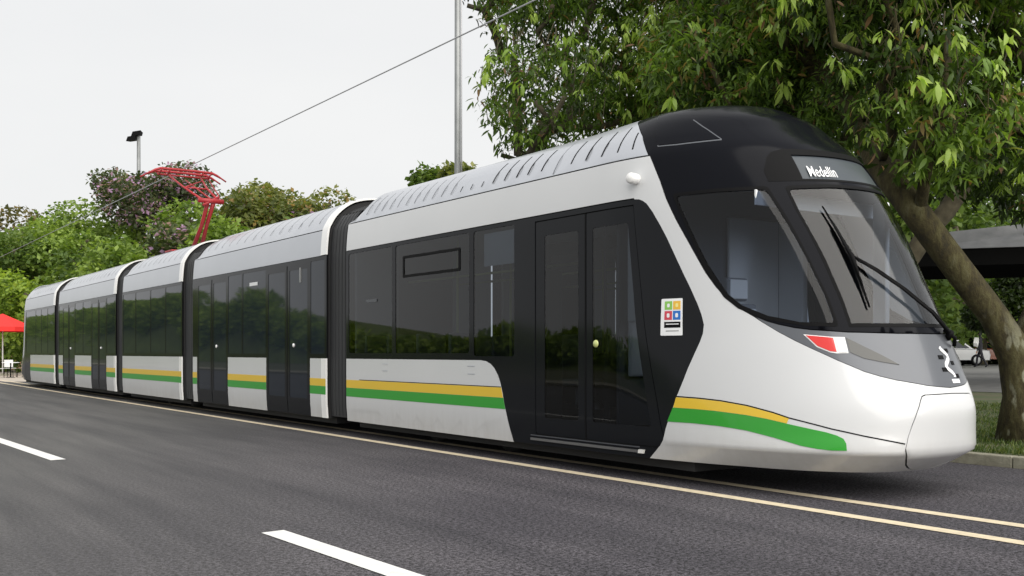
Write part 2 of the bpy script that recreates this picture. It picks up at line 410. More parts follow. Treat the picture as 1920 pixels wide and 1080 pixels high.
M['green'] = mat('green_stripe_paint', (.022, .30, .022), .35, coat=.4)
M['red'] = mat('red_lens', (.62, .015, .01), .15, coat=1)
M['lens'] = mat('white_lens', (.82, .82, .80), .12, coat=1)
M['clear'] = mat('smoky_lamp_cover', (.05, .05, .045), .2, coat=.4)
M['metal'] = mat('brushed_metal', (.35, .35, .35), .35, metal=.9)
M['cabglass'] = glass_mat('cab_side_glass', (.46, .52, .62), .03, 1.42)
M['wsglass'] = glass_mat('windscreen_glass', (.62, .67, .73), .09, 1.6)
M['carglass'] = glass_mat('saloon_glass', (.34, .38, .43), .02, 1.45)
M['ceil'] = mat('saloon_lining', (.5, .5, .5), .7)
M['interior'] = mat('light_grey_cab_lining', (.72, .73, .74), .6)
M['darkint'] = mat('dark_cab_lining', (.07, .08, .10), .6)
M['seat'] = mat('grey_seat_fabric', (.20, .21, .23), .85, bump=(60, .2))
M['screen'] = mat('display_panel', (.06, .07, .08), .3, spec=.25)
M['letter'] = mat('white_lettering', (.85, .86, .87), .5)
M['pred'] = mat('red_pantograph_paint', (.36, .016, .022), .5, coat=.1)
M['wire'] = mat('weathered_wire', (.42, .42, .43), .5, metal=.5)

tram = tag(empty('tram', (7.975, TY, 0)), 'long white articulated tram with black glazing, green and yellow stripes and a domed black cab', 'tram')
DARK_U = 13.94
# ---- front carriage: outlines read off the photograph, in metres along and up the skin
cap_edge = [(7.97, 4.65), (7.95, 4.2), (7.915, 3.748), (7.72, 3.60), (7.508, 3.409), (7.40, 3.22), (7.327, 3.077), (7.27, 2.88), (7.234, 2.709), (7.17, 2.5), (7.096, 2.293), (6.985, 1.973), (6.92, 1.84), (6.846, 1.73), (6.76, 1.64), (6.674, 1.581), (6.58, 1.535), (6.469, 1.496), (6.34, 1.465), (6.207, 1.447), (5.873, 1.424), (5.359, 1.413), (UC, 1.412)]
cap_poly = cap_edge+mir(cap_edge[:-1])
side_glass = round_corner([(7.135, 2.715), (6.72, 2.722), (6.185, 2.715), (6.12, 2.436), (6.045, 2.09), (5.985, 1.756), (5.975, 1.497), (6.282, 1.508), (6.541, 1.568), (6.744, 1.669), (6.845, 1.775), (6.903, 1.904), (6.97, 2.07), (7.025, 2.262)], (0, 2, 6), .04, 3)
ws_half = [(5.815, 1.493), (5.817, 1.707), (5.858, 2.086), (5.9, 2.3), (5.93, 2.48), (5.935, 2.69), (5.90, 2.712), (5.388, 2.728), (UC, 2.745)]
windscreen = ws_half[:-1]+mir(ws_half[:-1])
disp_half = [(5.708, 2.81), (5.675, 3.055), (UC, 3.065)]
display = disp_half[:-1]+mir(disp_half[:-1])
bonnet_half = [(6.64, 1.556), (6.56, 1.516), (6.469, 1.486), (6.34, 1.455), (6.207, 1.437), (5.873, 1.414), (5.359, 1.403), (UC, 1.402)]
bonnet_low = [(6.61, 1.52), (6.487, 1.426), (6.37, 1.35), (6.255, 1.286), (6.05, 1.183), (5.831, 1.09), (5.68, 1.05), (5.526, 1.02), (5.152, .972), (UC, .952)]
# order: low edge near -> far, then top edge far -> near
bonnet = bonnet_low+mir(bonnet_low[:-1])+[(2*UC-u, v) for u, v in bonnet_half[:-1]]+[(UC, 1.402)]+bonnet_half[:-1][::-1]
bump_half = [(4.95, .215), (5.05, .245), (5.18, .29), (5.296, .350), (5.38, .40), (5.417, .455), (5.412, .55), (5.385, .65), (5.346, .75), (5.29, .845), (5.262, .878), (5.22, .889), (UC, .897)]
bumper = bump_half[:-1]+[(UC, .897)]+mir(bump_half[:-1])
door_curve = [(7.600, 2.742), (7.545, 2.735), (7.502, 2.715), (7.46, 2.68), (7.409, 2.60), (7.35, 2.47), (7.299, 2.336), (7.25, 2.17), (7.201, 1.996), (7.155, 1.84), (7.118, 1.692), (7.10, 1.59), (7.097, 1.50), (7.12, 1.42), (7.16, 1.345), (7.235, 1.225), (7.309, 1.102), (7.457, .828), (7.59, .52), (7.716, .21)]
sill_curve = [(9.603, .21), (9.70, .48), (9.765, .66), (9.80, .78), (9.845, .90), (9.90, .99), (9.97, 1.065), (10.05, 1.115), (10.15, 1.148), (10.27, 1.158)]

def grow(poly, d):
    cx = sum(p[0] for p in poly)/len(poly); cy = sum(p[1] for p in poly)/len(poly)
    return [(u+math.copysign(min(d, abs(u-cx)), u-cx), v+math.copysign(min(d, abs(v-cy)), v-cy)) for u, v in poly]
panes = [rect(12.50, 13.86, 1.235, 2.70, .04), rect(10.52, 12.40, 1.235, 2.70, .04), rect(9.56, 10.42, 1.20, 2.70, .04)]
door_gl = [rect(8.40, 8.99, .53, 2.52, .03), rect(7.70, 8.165, .53, 2.52, .03)]
shell_holes = panes+[rect(8.40, 8.99, .53, 2.52), rect(8.012, 8.165, .53, 2.52)]
car = patch('carriage_section', rect(YS-.02, 13.95, .2, 4.65), M['shell'], tram, off=-.03, depth=0, warp=warp_fn(0, 13.95, 0, .22), holes=shell_holes)
# shell of the nose, open behind the cab glass
front = patch('cab_shell', [(YS, .2), (YS, 4.65), (FAR, 4.65), (FAR, .2)], M['shell'], tram, off=-.03, depth=0, holes=[rect(7.70, 7.99, .53, 2.52), mir(rect(7.70, 7.99, .53, 2.52)), grow(side_glass, .03), mir(grow(side_glass, .03)), grow(windscreen, .03), grow(display, .01)], grid=.08)
patch('carriage_section', rect(YS-.02, 13.95, .2, 4.65), M['shell'], tram, off=-.03, depth=0, warp=warp_fn(0, 13.95, 0, .22), mirror=True, holes=shell_holes)
# white skin of the nose, both sides in one moulding; the strip between door glass and cab glass runs up to the cantrail
ce = [(u+.012, v) for u, v in cap_edge if v < 3.1 and v > 1.59]                     # down the cap edge
nose_near = [(13.94, 2.755), (13.94, 3.150), (7.362, 3.150)]+ce+[(6.665, 1.562)]+[(u, v-.006) for u, v in bonnet_low[:-1]]
nose_poly = nose_near+[(UC, .946)]+mir(nose_near)+[(2*UC-7.606, 2.755)]+[(2*UC-u, v) for u, v in door_curve]+door_curve[::-1]+[(7.606, 2.755)]
bump_hole = [(u, max(v, .213)) for u, v in grow(bumper, .008)]
white_nose = patch('nose_moulding', nose_poly, M['white'], front, holes=[bump_hole], grid=.05)
patch('nose_cover', bumper, M['white'], front, off=.001)
patch('bonnet_panel', bonnet, M['bonnet'], front, off=.0)
patch('cab_mask', cap_poly, M['cap'], front, off=.0, holes=[side_glass, mir(side_glass), windscreen, display], depth=.03)
patch('side_cab_window', side_glass, M['cabglass'], front, off=-.006, depth=0, grid=.05)
patch('side_cab_window', mir(side_glass), M['cabglass'], front, off=-.006, depth=0)
patch('windscreen', windscreen, M['wsglass'], front, off=-.006, depth=0)
patch('destination_display', grow(display, .02), M['screen'], front, off=-.012, depth=0)
# matt black surrounds round the glass
def ring(name, poly, w, off=.003):
    o = grow(poly, w); patch(name, o, M['frame'], front, off=off, depth=.01, holes=[poly], grid=.2)
ring('side_window_seal', side_glass, .032)
sg = grow(side_glass, .032); patch('side_window_seal', mir(sg), M['frame'], front, off=.003, depth=.01, holes=[mir(side_glass)], grid=.2)
ring('windscreen_seal', windscreen, .03)
hood = [(6.12, 2.79), (6.117, 2.898), (6.0, 3.03), (5.909, 3.085), (5.717, 3.118), (UC, 3.125)]
hood_p = hood[:-1]+mir(hood[:-1])
patch('display_surround', hood_p, M['frame'], front, off=.0025, depth=.006, holes=[display])
for ln_ in ([(6.747, 3.53), (6.55, 3.38), (6.42, 3.25)], [(7.464, 3.85), (7.33, 3.5), (7.25, 3.245), (7.0, 3.235), (6.7, 3.238), (6.42, 3.244)]):  # short line paints a light reflection, the long one the panel seam
    patch('cap_seam_glint', strip(ln_, .014), M['bonnet'], front, off=.003, depth=.006)
patch('cap_corner_panel', [(7.455, 3.83), (7.34, 3.5), (7.26, 3.26), (7.0, 3.25), (6.7, 3.252), (6.44, 3.258), (6.56, 3.37), (6.75, 3.515), (6.95, 3.64), (7.2, 3.76)], M['cap'], front, off=.004, depth=.006)
# headlamp, one each side
for f in (lambda p: p, mir):
    la = patch('headlamp', f([(6.285, 1.401), (6.05, 1.379), (5.922, 1.375), (5.93, 1.240), (6.04, 1.238), (6.095, 1.246), (6.20, 1.292)]), M['trim'], front, off=.003, depth=.01)
    patch('red_lens', f([(6.265, 1.392), (6.03, 1.37), (6.035, 1.25), (6.09, 1.255), (6.19, 1.30)]), M['red'], la.parent, off=.008, depth=.01)
    patch('white_lens', f([(6.01, 1.368), (5.93, 1.367), (5.935, 1.248), (6.012, 1.247)]), M['lens'], la.parent, off=.009, depth=.01)
    patch('lamp_cover', f([(5.912, 1.372), (5.84, 1.335), (5.761, 1.295), (5.6, 1.22), (5.44, 1.143), (5.62, 1.165), (5.795, 1.196), (5.912, 1.245)]), M['clear'], la.parent, off=.006, depth=.01)
# stripes on the nose
def on_nose(name, poly, m, off=.0045): patch(name, poly, m, front, off=off, depth=.003); patch(name, mir(poly), m, front, off=off, depth=.003)
yu = [(7.457, .828), (7.279, .822), (7.112, .808), (6.906, .775), (6.70, .722), (6.574, .682)]
yl = [(6.592, .640), (6.75, .672), (6.92, .698), (7.171, .722), (7.33, .729), (7.494, .732)]
on_nose('yellow_stripe', yu+yl, M['yellow'])
gu = [(7.498, .730), (7.33, .727), (7.171, .720), (6.92, .696), (6.75, .670), (6.586, .637), (6.397, .603), (6.25, .578), (6.16, .556), (6.094, .529), (6.066, .49), (6.055, .432)]
gl = [(6.20, .430), (6.337, .438), (6.485, .458), (6.718, .516), (6.936, .563), (7.149, .588), (7.361, .598), (7.560, .598)]
on_nose('green_stripe', gu+gl, M['green'])
on_nose('panel_seam', strip([(7.457, .836), (7.279, .829), (7.112, .815), (6.906, .782), (6.70, .729), (6.574, .688), (6.209, .608), (5.901, .556), (5.44, .492)], .011), M['frame'], .002)
# emblem and small plate low on the bonnet
wave = [(4.74+.045*math.cos(i*.7), 1.29-.0182*i) for i in range(15)]
wave = [(u+.03, v) for u, v in wave]
patch('emblem', strip(wave, .036), M['letter'], front, off=.006, depth=.006)
for (u, v) in ((4.70, 1.262), (4.845, 1.205), (4.665, 1.155), (4.845, 1.10), (4.66, 1.045)):
    patch('emblem_block', rect(u-.035, u+.03, v-.017, v+.017), M['frame'], front, off=.004, depth=.004)
patch('number_plate', rect(4.66, 4.80, .985, 1.018), M['letter'], front, off=.004, depth=.004)
# sloped lettering on the display
def text_on(body, u0, v0, size, shear, m, parent, off, name, squeeze=1.0):
    cu = bpy.data.curves.new('text', 'FONT'); cu.body = body; cu.size = size; cu.shear = shear; cu.resolution_u = 3; cu.offset = size*.004
    ob = bpy.data.objects.new('text', cu); C.objects.link(ob); dg = bpy.context.evaluated_depsgraph_get()
    me = bpy.data.meshes.new_from_object(ob.evaluated_get(dg)); bpy.data.objects.remove(ob)
    for v in me.vertices:
        p = P(u0-v.co.x*squeeze, v0+v.co.y, off); v.co = (p[0], p[1]-TY, p[2])
    return new_obj(name, me, m, parent)
text_on('Medellín', 5.60, 2.835, .15, .25, M['letter'], front, .004, 'display_lettering', .80)
# wipers
def SP(u, v, off): p = P(u, v, off); return (p[0], p[1]-TY, p[2])
wp_ = MB(); wp_.tube([SP(5.666, 2.528, .03), SP(5.622, 2.303, .03), SP(5.585, 2.06, .03), SP(5.58, 1.846, .03), SP(5.584, 1.623, .03)], [.007, .013, .017, .015, .008], 6)
wiper = wp_.build('wiper', M['frame'], front)
for du in (0, .035):
    a_ = MB(); a_.tube([SP(4.56+du, 1.40, .05), SP(4.8+du, 1.56, .07), SP(5.1+du, 1.765, .07), SP(5.36+du, 1.935, .065), SP(5.575, 2.06, .05)], [.016, .012, .011, .011, .014], 6); a_.build('wiper_arm', M['frame'], front)
a_ = MB(); a_.tube([SP(5.65, 2.35, .045), SP(5.59, 2.06, .06), SP(5.585, 1.8, .045)], [.008, .022, .008], 6); a_.build('wiper_yoke', M['frame'], front)
a_ = MB(); a_.tube([SP(4.50, 1.37, .0), SP(4.56, 1.40, .06)], .03, 8); a_.tube([SP(4.62, 1.43, .03), SP(4.5, 1.35, .06), SP(4.43, 1.30, .02)], .018, 8); a_.build('wiper_pivot', M['frame'], front)
# round camera housing on the cantrail beside the cab
for sx_ in (1, -1):
    k = P(7.562, 2.938); kb = MB(); prof = [(0, .115), (.038, .113), (.052, .10), (.054, .06), (.054, .0)]
    kb.lathe(prof, 20); o = kb.build('side_marker_lamp', M['trim'], front); o.location = (k[0]*sx_, k[1]-TY, k[2]); o.rotation_euler = (0, R(-90*sx_), R(12*sx_))
# ---- cab interior
cab = []
def inside(name, m, *boxes, bev=.02):
    q = MB()
    for bx in boxes: q.box(*bx, b=bev)
    return q.build(name, m, front)
inside('cab_bulkhead', M['darkint'], (-1.22, 1.22, 7.86-TY, 7.90-TY, .5, 3.0), bev=0)
inside('bulkhead_panel', M['interior'], (-1.12, -.35, 7.80-TY, 7.85-TY, 1.0, 2.72), (.3, 1.1, 7.80-TY, 7.85-TY, 1.0, 2.72))
inside('cab_floor', M['darkint'], (-1.1, 1.1, 6.0-TY, 7.86-TY, .45, .5), bev=0)
inside('driver_seat', M['seat'], (-.27, .27, 6.95-TY, 7.45-TY, .95, 1.1), (-.26, .26, 7.38-TY, 7.52-TY, 1.05, 1.75), (-.15, .15, 7.40-TY, 7.5-TY, 1.78, 2.02), (-.1, .1, 7.1-TY, 7.3-TY, .5, .96))
inside('seat_cover', M['interior'], (-.24, .24, 7.36-TY, 7.385-TY, 1.2, 1.7), (-.13, .13, 7.38-TY, 7.405-TY, 1.8, 2.0), bev=.008)
inside('dashboard', M['darkint'], (-.8, .8, 5.85-TY, 6.35-TY, 1.05, 1.38), (-.98, -.7, 6.3-TY, 7.0-TY, .9, 1.34))
inside('control_console', M['interior'], (-.95, -.72, 6.45-TY, 6.62-TY, 1.34, 1.62), (-.5, .5, 6.3-TY, 6.36-TY, 1.38, 1.52))
inside('sun_blind', M['interior'], (-.9, .9, 6.35-TY, 6.37-TY, 2.58, 2.72), bev=.005)
inside('side_pillar_lining', M['interior'], (-1.17, -1.08, 7.45-TY, 7.8-TY, 1.55, 2.7))
inside('side_pillar_lining', M['interior'], (1.08, 1.17, 7.45-TY, 7.8-TY, 1.55, 2.7))
inside('windscreen_pillar_lining', M['interior'], (.72, .80, 6.15-TY, 6.3-TY, 1.4, 2.72))

# ---- front carriage side
WARP1 = warp_fn(0, 13.95, 0, .30)
both('roof_panel', [(13.93, 3.165), (13.93, 4.65), (7.985, 4.65), (7.965, 4.2), (7.93, 3.748), (7.735, 3.60), (7.523, 3.409), (7.415, 3.22), (7.385, 3.165)], M['silver'], car, warp=WARP1, grid=.05)
sl_b = [(13.935, 1.150)]+[(u+.0, v-.006) for u, v in sill_curve[::-1]]+[(13.935, .21)]
both('side_panel', sl_b, M['white'], car)
both('yellow_stripe', [(13.93, .722), (13.93, .838), (9.825, .838), (9.79, .73), (9.785, .722)], M['yellow'], car, off=.0025, depth=.003)
both('green_stripe', [(13.93, .592), (13.93, .720), (9.784, .720), (9.745, .60), (9.742, .592)], M['green'], car, off=.0025, depth=.003)
both('panel_seam', strip([(13.5, .845), (9.83, .845)], .009), M['frame'], car, off=.003, depth=.003)
for (u, v) in ((12.70, 1.085), (12.70, .99), (10.47, 1.08), (10.47, .985)): both('access_hatch', strip([(u+.08, v), (u-.08, v)], .010), M['silver'], car, off=.003, depth=.003)
leafs = [(8.286, 9.15), (7.625, 8.268)]
door_poly = [(13.94, 1.160), (13.94, 2.745)]+door_curve[:1]+door_curve[1:-1]+[(7.716, .21), (9.597, .21)]+[(u-.004, v) for u, v in sill_curve]
hole_door = rect(7.615, 9.16, .33, 2.69)
for mi_ in (False, True):
    sur = patch('window_band', door_poly, M['gloss'], car, holes=panes+[hole_door], mirror=mi_)
    for pnl, mm in zip(panes, ('carglass',)*3): patch('window', grow(pnl, .004), M[mm], car, off=-.006, depth=0, mirror=mi_)
    patch('hopper_window', rect(10.73, 12.19, 2.25, 2.54, .02), M['frame'], car, off=.002, depth=.012, holes=[rect(10.765, 12.155, 2.285, 2.505, .01)], mirror=mi_)
    patch('bright_pane_patch', rect(9.63, 10.26, 2.27, 2.66, .01), M['interior'], car, off=-.05, depth=.004, mirror=mi_)  # added pale sheet, stands for the bright far-side window in this pane
    for k, (a, b_) in enumerate(leafs):
        gl_ = rect(8.40, 8.99, .53, 2.52, .03) if k == 0 else rect(7.70, 8.165, .53, 2.52, .03)
        patch('door_leaf', rect(a, b_, .345, 2.68, .015), M['gloss'], car, off=-.008, depth=.03, holes=[gl_], mirror=mi_)
        patch('door_glass', grow(gl_, .004), M['carglass'], car, off=-.012, depth=0, mirror=mi_)
    patch('door_rubber', rect(8.269, 8.285, .345, 2.68), M['frame'], car, off=-.002, depth=.02, mirror=mi_)
    patch('door_step', rect(7.80, 9.25, .262, .292), M['metal'], car, off=.012, depth=.02, mirror=mi_)
    patch('door_step', rect(7.80, 9.25, .318, .330), M['bonnet'], car, off=.006, depth=.01, mirror=mi_)
    patch('step_end', rect(7.76, 7.80, .26, .30), M['lens'], car, off=.018, depth=.02, mirror=mi_)  # small white tip at the end of the door step
def knob(u, v, s=.04, m=None, mirror=False):
    p = P(u, v, .0); b_ = MB(); b_.lathe([(0, .02), (s*.6, .018), (s*.95, .008), (s, 0)], 14); o = b_.build('door_button', m or M['lime'], car)
    o.location = (p[0]*(-1 if mirror else 1), p[1]-TY, p[2]); o.rotation_euler = (0, R(90 if mirror else -90), 0); return o
M['lime'] = mat('lime_button', (.55, .60, .22), .3, coat=.6)
knob(8.10, 1.335); knob(8.10, 1.335, mirror=True)
# vent slots in the roof shoulder
for i, u in enumerate([7.625, 7.862, 8.116, 8.374, 8.621, 9.157, 9.418, 9.640, 9.888, 10.132, 10.370, 10.616, 10.849]+[11.08+.235*k for k in range(11)]):
    lo = 3.262 if i < 10 else 3.25; hi = 3.60 if i < 10 else (3.33 if i < 13 else 3.60)
    if i == 0: hi = 3.47
    wdt = .022 if i < 10 else .014
    pl = strip([(u, lo), (u, (lo+hi)/2), (u, hi)], wdt)
    both('roof_slot', pl, M['frame'] if i < 13 else M['bonnet'], car, off=.0015, depth=.002, grid=.3)
both('roof_joint', strip([(8.89, 3.18), (8.89, 3.75), (8.89, 4.3)], .012), M['bonnet'], car, off=.0015, depth=.002, grid=.3)
# small pale print on the glass
both('glass_decal', rect(12.95, 13.28, 1.96, 2.0, .01), M['pane3'], car, off=.001, depth=0)
# sticker beside the door, its upright edges leaning with the cab pillar's taper
def srect(*a): return [(7.241+(u-7.215)*.77+(1.752-v)*.16, v) for u, v in rect(*a)]
st = patch('sticker', srect(7.215, 7.462, 1.405, 1.752, .01), M['letter'], car, off=.003, depth=.003)
def mk(n_, c_): M[n_] = mat('sticker_'+n_, c_, .5); return M[n_]
cols_ = dict(lime2=(.25, .55, .10), orange=(.85, .50, .06), rose=(.62, .06, .09), blue=(.02, .16, .55))
gx = [(7.333, 7.42), (7.235, 7.322)]
for (nm, cc), (ua, ub), (va, vb) in zip(cols_.items(), (gx[0], gx[1], gx[0], gx[1]), ((1.648, 1.728), (1.648, 1.728), (1.552, 1.636), (1.552, 1.636))):
    patch('sticker_square', srect(ua, ub, va, vb), mk(nm, cc), car, off=.0045, depth=.002)
    patch('sticker_figure', srect(ua+.028, ub-.028, va+.022, vb-.022, .012), M['letter'] if nm != 'orange' else mk('straw', (.9, .8, .3)), car, off=.0055, depth=.001)
patch('sticker_band', srect(7.235, 7.42, 1.478, 1.534), M['frame'], car, off=.0045, depth=.002)
patch('sticker_print', srect(7.255, 7.40, 1.508, 1.516), M['letter'], car, off=.0055, depth=.001)
patch('sticker_print', srect(7.255, 7.40, 1.444, 1.452), M['metal'], car, off=.0045, depth=.001)

# ---- saloon of the front carriage
def fit(name, m, *boxes, bev=.02):
    q = MB()
    for bx in boxes: q.box(*bx, b=bev)
    return q.build(name, m, car)
fit('saloon_floor', M['darkint'], (-1.25, 1.25, 7.92-TY, 13.9-TY, .30, .35), bev=0)
fit('saloon_ceiling', M['ceil'], (-1.2, 1.2, 7.92-TY, 13.9-TY, 2.86, 2.9), bev=0)
fit('saloon_end_wall', M['ceil'], (-1.2, -.5, 13.85-TY, 13.9-TY, .35, 2.86), bev=0); fit('saloon_end_wall', M['ceil'], (.5, 1.2, 13.85-TY, 13.9-TY, .35, 2.86), bev=0)
for x in (-.9, .9):
    for y in (10.9, 11.75, 12.6, 13.3):
        s_ = fit('passenger_seat', M['seat'], (x-.22, x+.22, y-TY, y+.42-TY, .78, .88), (x-.22, x+.22, y+.38-TY, y+.46-TY, .85, 1.5), (x-.06, x+.06, y+.1-TY, y+.3-TY, .35, .8))
fit('door_partition', M['ceil'], (.75, 1.15, 9.40-TY, 9.44-TY, .5, 2.2)); fit('door_partition', M['ceil'], (-1.15, -.75, 9.40-TY, 9.44-TY, .5, 2.2))
for x in (-.45, .45):
    for y in (9.3, 10.6, 12.2):
        q = MB(); q.tube([(x, y-TY, .35), (x, y-TY, 2.86)], .02, 8); q.build('grab_pole', M['lime'], car)
    q = MB(); q.tube([(x, 9.3-TY, 2.3), (x, 13.6-TY, 2.3)], .018, 8); q.build('grab_rail', M['lime'], car)

# ---- following carriages and gangways
def gangway(y0, y1):
    for mi_ in (False, True):
        g_ = patch('gangway_bellows', rect(y0-.01, y1+.01, .24, 4.65), M['bellows'], tram, off=-.07, depth=0, grid=.07, mirror=mi_, warp=lambda p: (p[0], p[1], p[2]-.05 if p[2] > 3.4 else p[2]))
    nf = max(3, int((y1-y0)/.11))
    for k in range(nf):
        y = y0+(k+.5)*(y1-y0)/nf
        both('bellows_fold', rect(y-.012, y+.012, .26, 4.6), M['bellows'], g_, off=-.064, depth=.01, grid=.4, warp=lambda p: (p[0], p[1], p[2]-.05 if p[2] > 3.4 else p[2]))
def end_wall(y, parent):
    pts = [P(20, .2+.1*i, -.04) for i in range(45)]; vs = [(p[0], y-TY, p[2]) for p in pts]+[(-p[0], y-TY, p[2]) for p in pts][::-1]
    new_obj('end_wall', mesh_of('end_wall', vs, [tuple(range(len(vs)))]), M['shell'], parent)
def carriage(y0, y1, doors, mullions, rear_cab=False):
    global car
    wf = warp_fn(y0, y1, .0, 0 if rear_cab else .5)
    ye = y1
    cr_ = patch('carriage_section', rect(y0, ye, .2, 4.65), M['shell'], tram, off=-.03, depth=0, warp=wf)
    patch('carriage_section', rect(y0, ye, .2, 4.65), M['shell'], tram, off=-.03, depth=0, warp=wf, mirror=True)
    car = cr_
    # white rim across the front end: thicker and prouder than the roof
    both('end_rim', [(y0, 2.757), (y0, 4.65), (y0+.20, 4.65), (y0+.20, 2.757)], M['trim'], cr_, off=.014, depth=.03)
    both('roof_panel', rect(y0+.205, ye-.01, 3.165, 4.65), M['silver'], cr_, warp=wf, grid=.08)
    both('cantrail_panel', rect(y0+.205, ye-.01, 2.755, 3.150), M['silver'], cr_)
    u = y0+.5
    while u < ye-.6:
        both('roof_slot', strip([(u, 3.3), (u, 3.6), (u, 4.0)], .014), M['bonnet'], cr_, off=.0015, depth=.002, grid=.5); u += .42
    segs = []; a = y0
    for d0, d1 in doors: segs.append((a, d0)); a = d1
    segs.append((a, ye if not rear_cab else 39.7))
    both_off = dict(off=.0025, depth=.003)
    for k, (a, b_) in enumerate(segs):
        if b_-a < .08: continue
        a2 = a+.006; b2 = b_-.006
        
        if k == 0:
            both('end_rim', rect(a2, a2+.17, .21, 1.150), M['trim'], cr_, off=.012, depth=.03)
            both('yellow_stripe', rect(a2, a2+.17, .722, .838), M['yellow'], cr_, off=.0145, depth=.003); both('green_stripe', rect(a2, a2+.17, .592, .720), M['green'], cr_, off=.0145, depth=.003)
            a2 += .175
        both('side_panel', rect(a2, b2, .21, 1.150), M['white'], cr_)
        both('yellow_stripe', rect(a2, b2, .722, .838), M['yellow'], cr_, **both_off); both('green_stripe', rect(a2, b2, .592, .720), M['green'], cr_, **both_off)
    wb = [(y0, 1.157), (y0, 2.747), (ye, 2.747), (ye, 1.157)]
    for mi_ in (False, True):
        top = [(y0, 2.747), (ye, 2.747), (ye, 1.157)]
        if rear_cab: top += [(ye, .22), (39.706, .22), (39.706, 1.157)]
        for d0, d1 in doors[::-1]: top += [(d1, 1.157), (d1, .22), (d0, .22), (d0, 1.157)]
        top += [(y0, 1.157)]
        holes = []; m_ = [y0+.04]+[q for q in mullions]+[ye-.05]
        edges_ = sorted(set(m_+[q for d in doors for q in d]))
        for a, b_ in zip(edges_, edges_[1:]):
            isd = any(d[0]-.01 <= a and b_ <= d[1]+.01 for d in doors)
            if b_-a < .3: continue
            if isd: holes.append((rect(a+.10, b_-.10, .50, 2.60, .03), 'door_glass', 'pane'))
            else: holes.append((rect(a+.03, b_-.03, 1.22, 2.69, .03), 'window', 'pane'))
        patch('window_band', top, M['gloss'], cr_, holes=[h[0] for h in holes], mirror=mi_)
        for h, nme, mm in holes: patch(nme, grow(h, .004), M[mm], cr_, off=-.005, depth=0, mirror=mi_)
        for d0, d1 in doors:
            c_ = (d0+d1)/2; patch('door_rubber', rect(c_-.01, c_+.01, .24, 2.68), M['frame'], cr_, off=.004, depth=.01, mirror=mi_)
            knob(c_-.28, 1.36, .035, M['lens'], mi_)
    end_wall(y0+.02, cr_); 
    if not rear_cab: end_wall(ye-.02, cr_)
    return cr_
gangway(13.95, 14.64)
c2 = carriage(14.64, 21.24, [(15.27, 17.14), (19.11, 20.96)], [16.2, 18.33, 20.03])
gangway(21.24, 21.97)
c3 = carriage(21.97, 26.93, [], [23.2, 24.4, 25.7])
gangway(26.93, 27.60)
c4 = carriage(27.60, 34.80, [(28.60, 30.35), (32.45, 34.17)], [29.48, 31.4, 33.3])
gangway(34.80, 35.42)
c5 = carriage(35.42, 40.60, [], [36.6, 37.7, 38.7], True)
# small pale prints
car = c2; both('glass_decal', rect(17.55, 17.95, 2.44, 2.50, .01), M['interior'], c2, off=.001, depth=0); both('door_handle', rect(15.62, 15.66, 2.38, 2.62), M['metal'], c2, off=.012, depth=.02)
# rear cab: the same nose turned round
FY = 40.60+YS
rear = patch('rear_cab_shell', [(YS, .2), (YS, 4.65), (FAR, 4.65), (FAR, .2)], M['shell'], tram, off=-.03, depth=0, grid=.12, flip_y=FY)
patch('roof_panel', [(YS-.005, 2.755), (YS-.005, 4.65), (FAR+.005, 4.65), (FAR+.005, 2.755)], M['silver'], rear, flip_y=FY, grid=.08)
patch('window_band', [(YS-.005, .22), (YS-.005, 2.747), (FAR+.005, 2.747), (FAR+.005, .22)], M['gloss'], rear, flip_y=FY, grid=.1)
for f in (lambda p: p, mir): patch('tail_lamp', f(rect(5.9, 6.3, 1.2, 1.35, .03)), M['red'], rear, flip_y=FY, off=.006, depth=.01)
patch('window', rect(2*UC-5.9, 5.9, 1.5, 2.65, .1), M['pane'], rear, flip_y=FY, off=.004, depth=.006)
# ---- underframe and bogies; the dark box hangs low to stand in for shadow
uf = MB()
for a, b_ in ((6.9, 13.9), (14.7, 21.2), (22.0, 26.9), (27.7, 34.7), (35.5, 41.8)): uf.box(-1.12 if a > 6 else -.9, 1.12 if a > 6 else .9, a-TY, b_-TY, .13, .5)
under = uf.build('underframe', M['shell'], tram)
for y in (10.6, 12.4, 23.3, 25.1, 36.6, 38.4):
    for x in (-.62, .62):
        wq = MB(); wq.lathe([(0, .06), (.1, .06), (.12, .04), (.24, .035), (.27, .06), (.31, .06), (.31, -.05), (0, -.05)], 24)
        o = wq.build('wheel', M['metal'], under); o.location = (x, y-TY, .31); o.rotation_euler = (0, R(90), 0)
# ---- pantograph (on the third carriage), world numbers relative to the tram
pg = MB(); base = (0, 25.0-TY); 
pg.box(-.75, .75, 24.7-TY, 25.25-TY, 3.66, 3.70, .01)
for x in (-.6, .6):
    for y in (24.75, 25.2): pg.tube([(x, y-TY, 3.58), (x, y-TY, 3.68)], .05, 8)
panto = pg.build('pantograph', M['pred'], tram)
q = MB()
for s_ in (-1, 1): q.tube([(.10*s_, 25.15-TY, 3.78), (.06*s_, 24.6-TY, 4.3), (.07*s_, 24.12-TY, 4.80)], [.055, .045, .05], 8)
q.build('lower_arm', M['pred'], panto)
q = MB(); q.tube([(-.30, 24.10-TY, 4.84), (.30, 24.10-TY, 4.84)], .06, 10); q.tube([(.2, 24.15-TY, 4.95), (-.2, 24.05-TY, 4.72)], .035, 8); q.build('elbow', M['pred'], panto)
q = MB()
for s_ in (-1, 1): q.tube([(.20*s_, 24.12-TY, 4.86), (.30*s_, 25.3-TY, 5.32), (.42*s_, 26.2-TY, 5.74)], [.032, .026, .024], 8)
q.tube([(0, 24.15-TY, 4.90), (0, 26.1-TY, 5.62)], .018, 6)
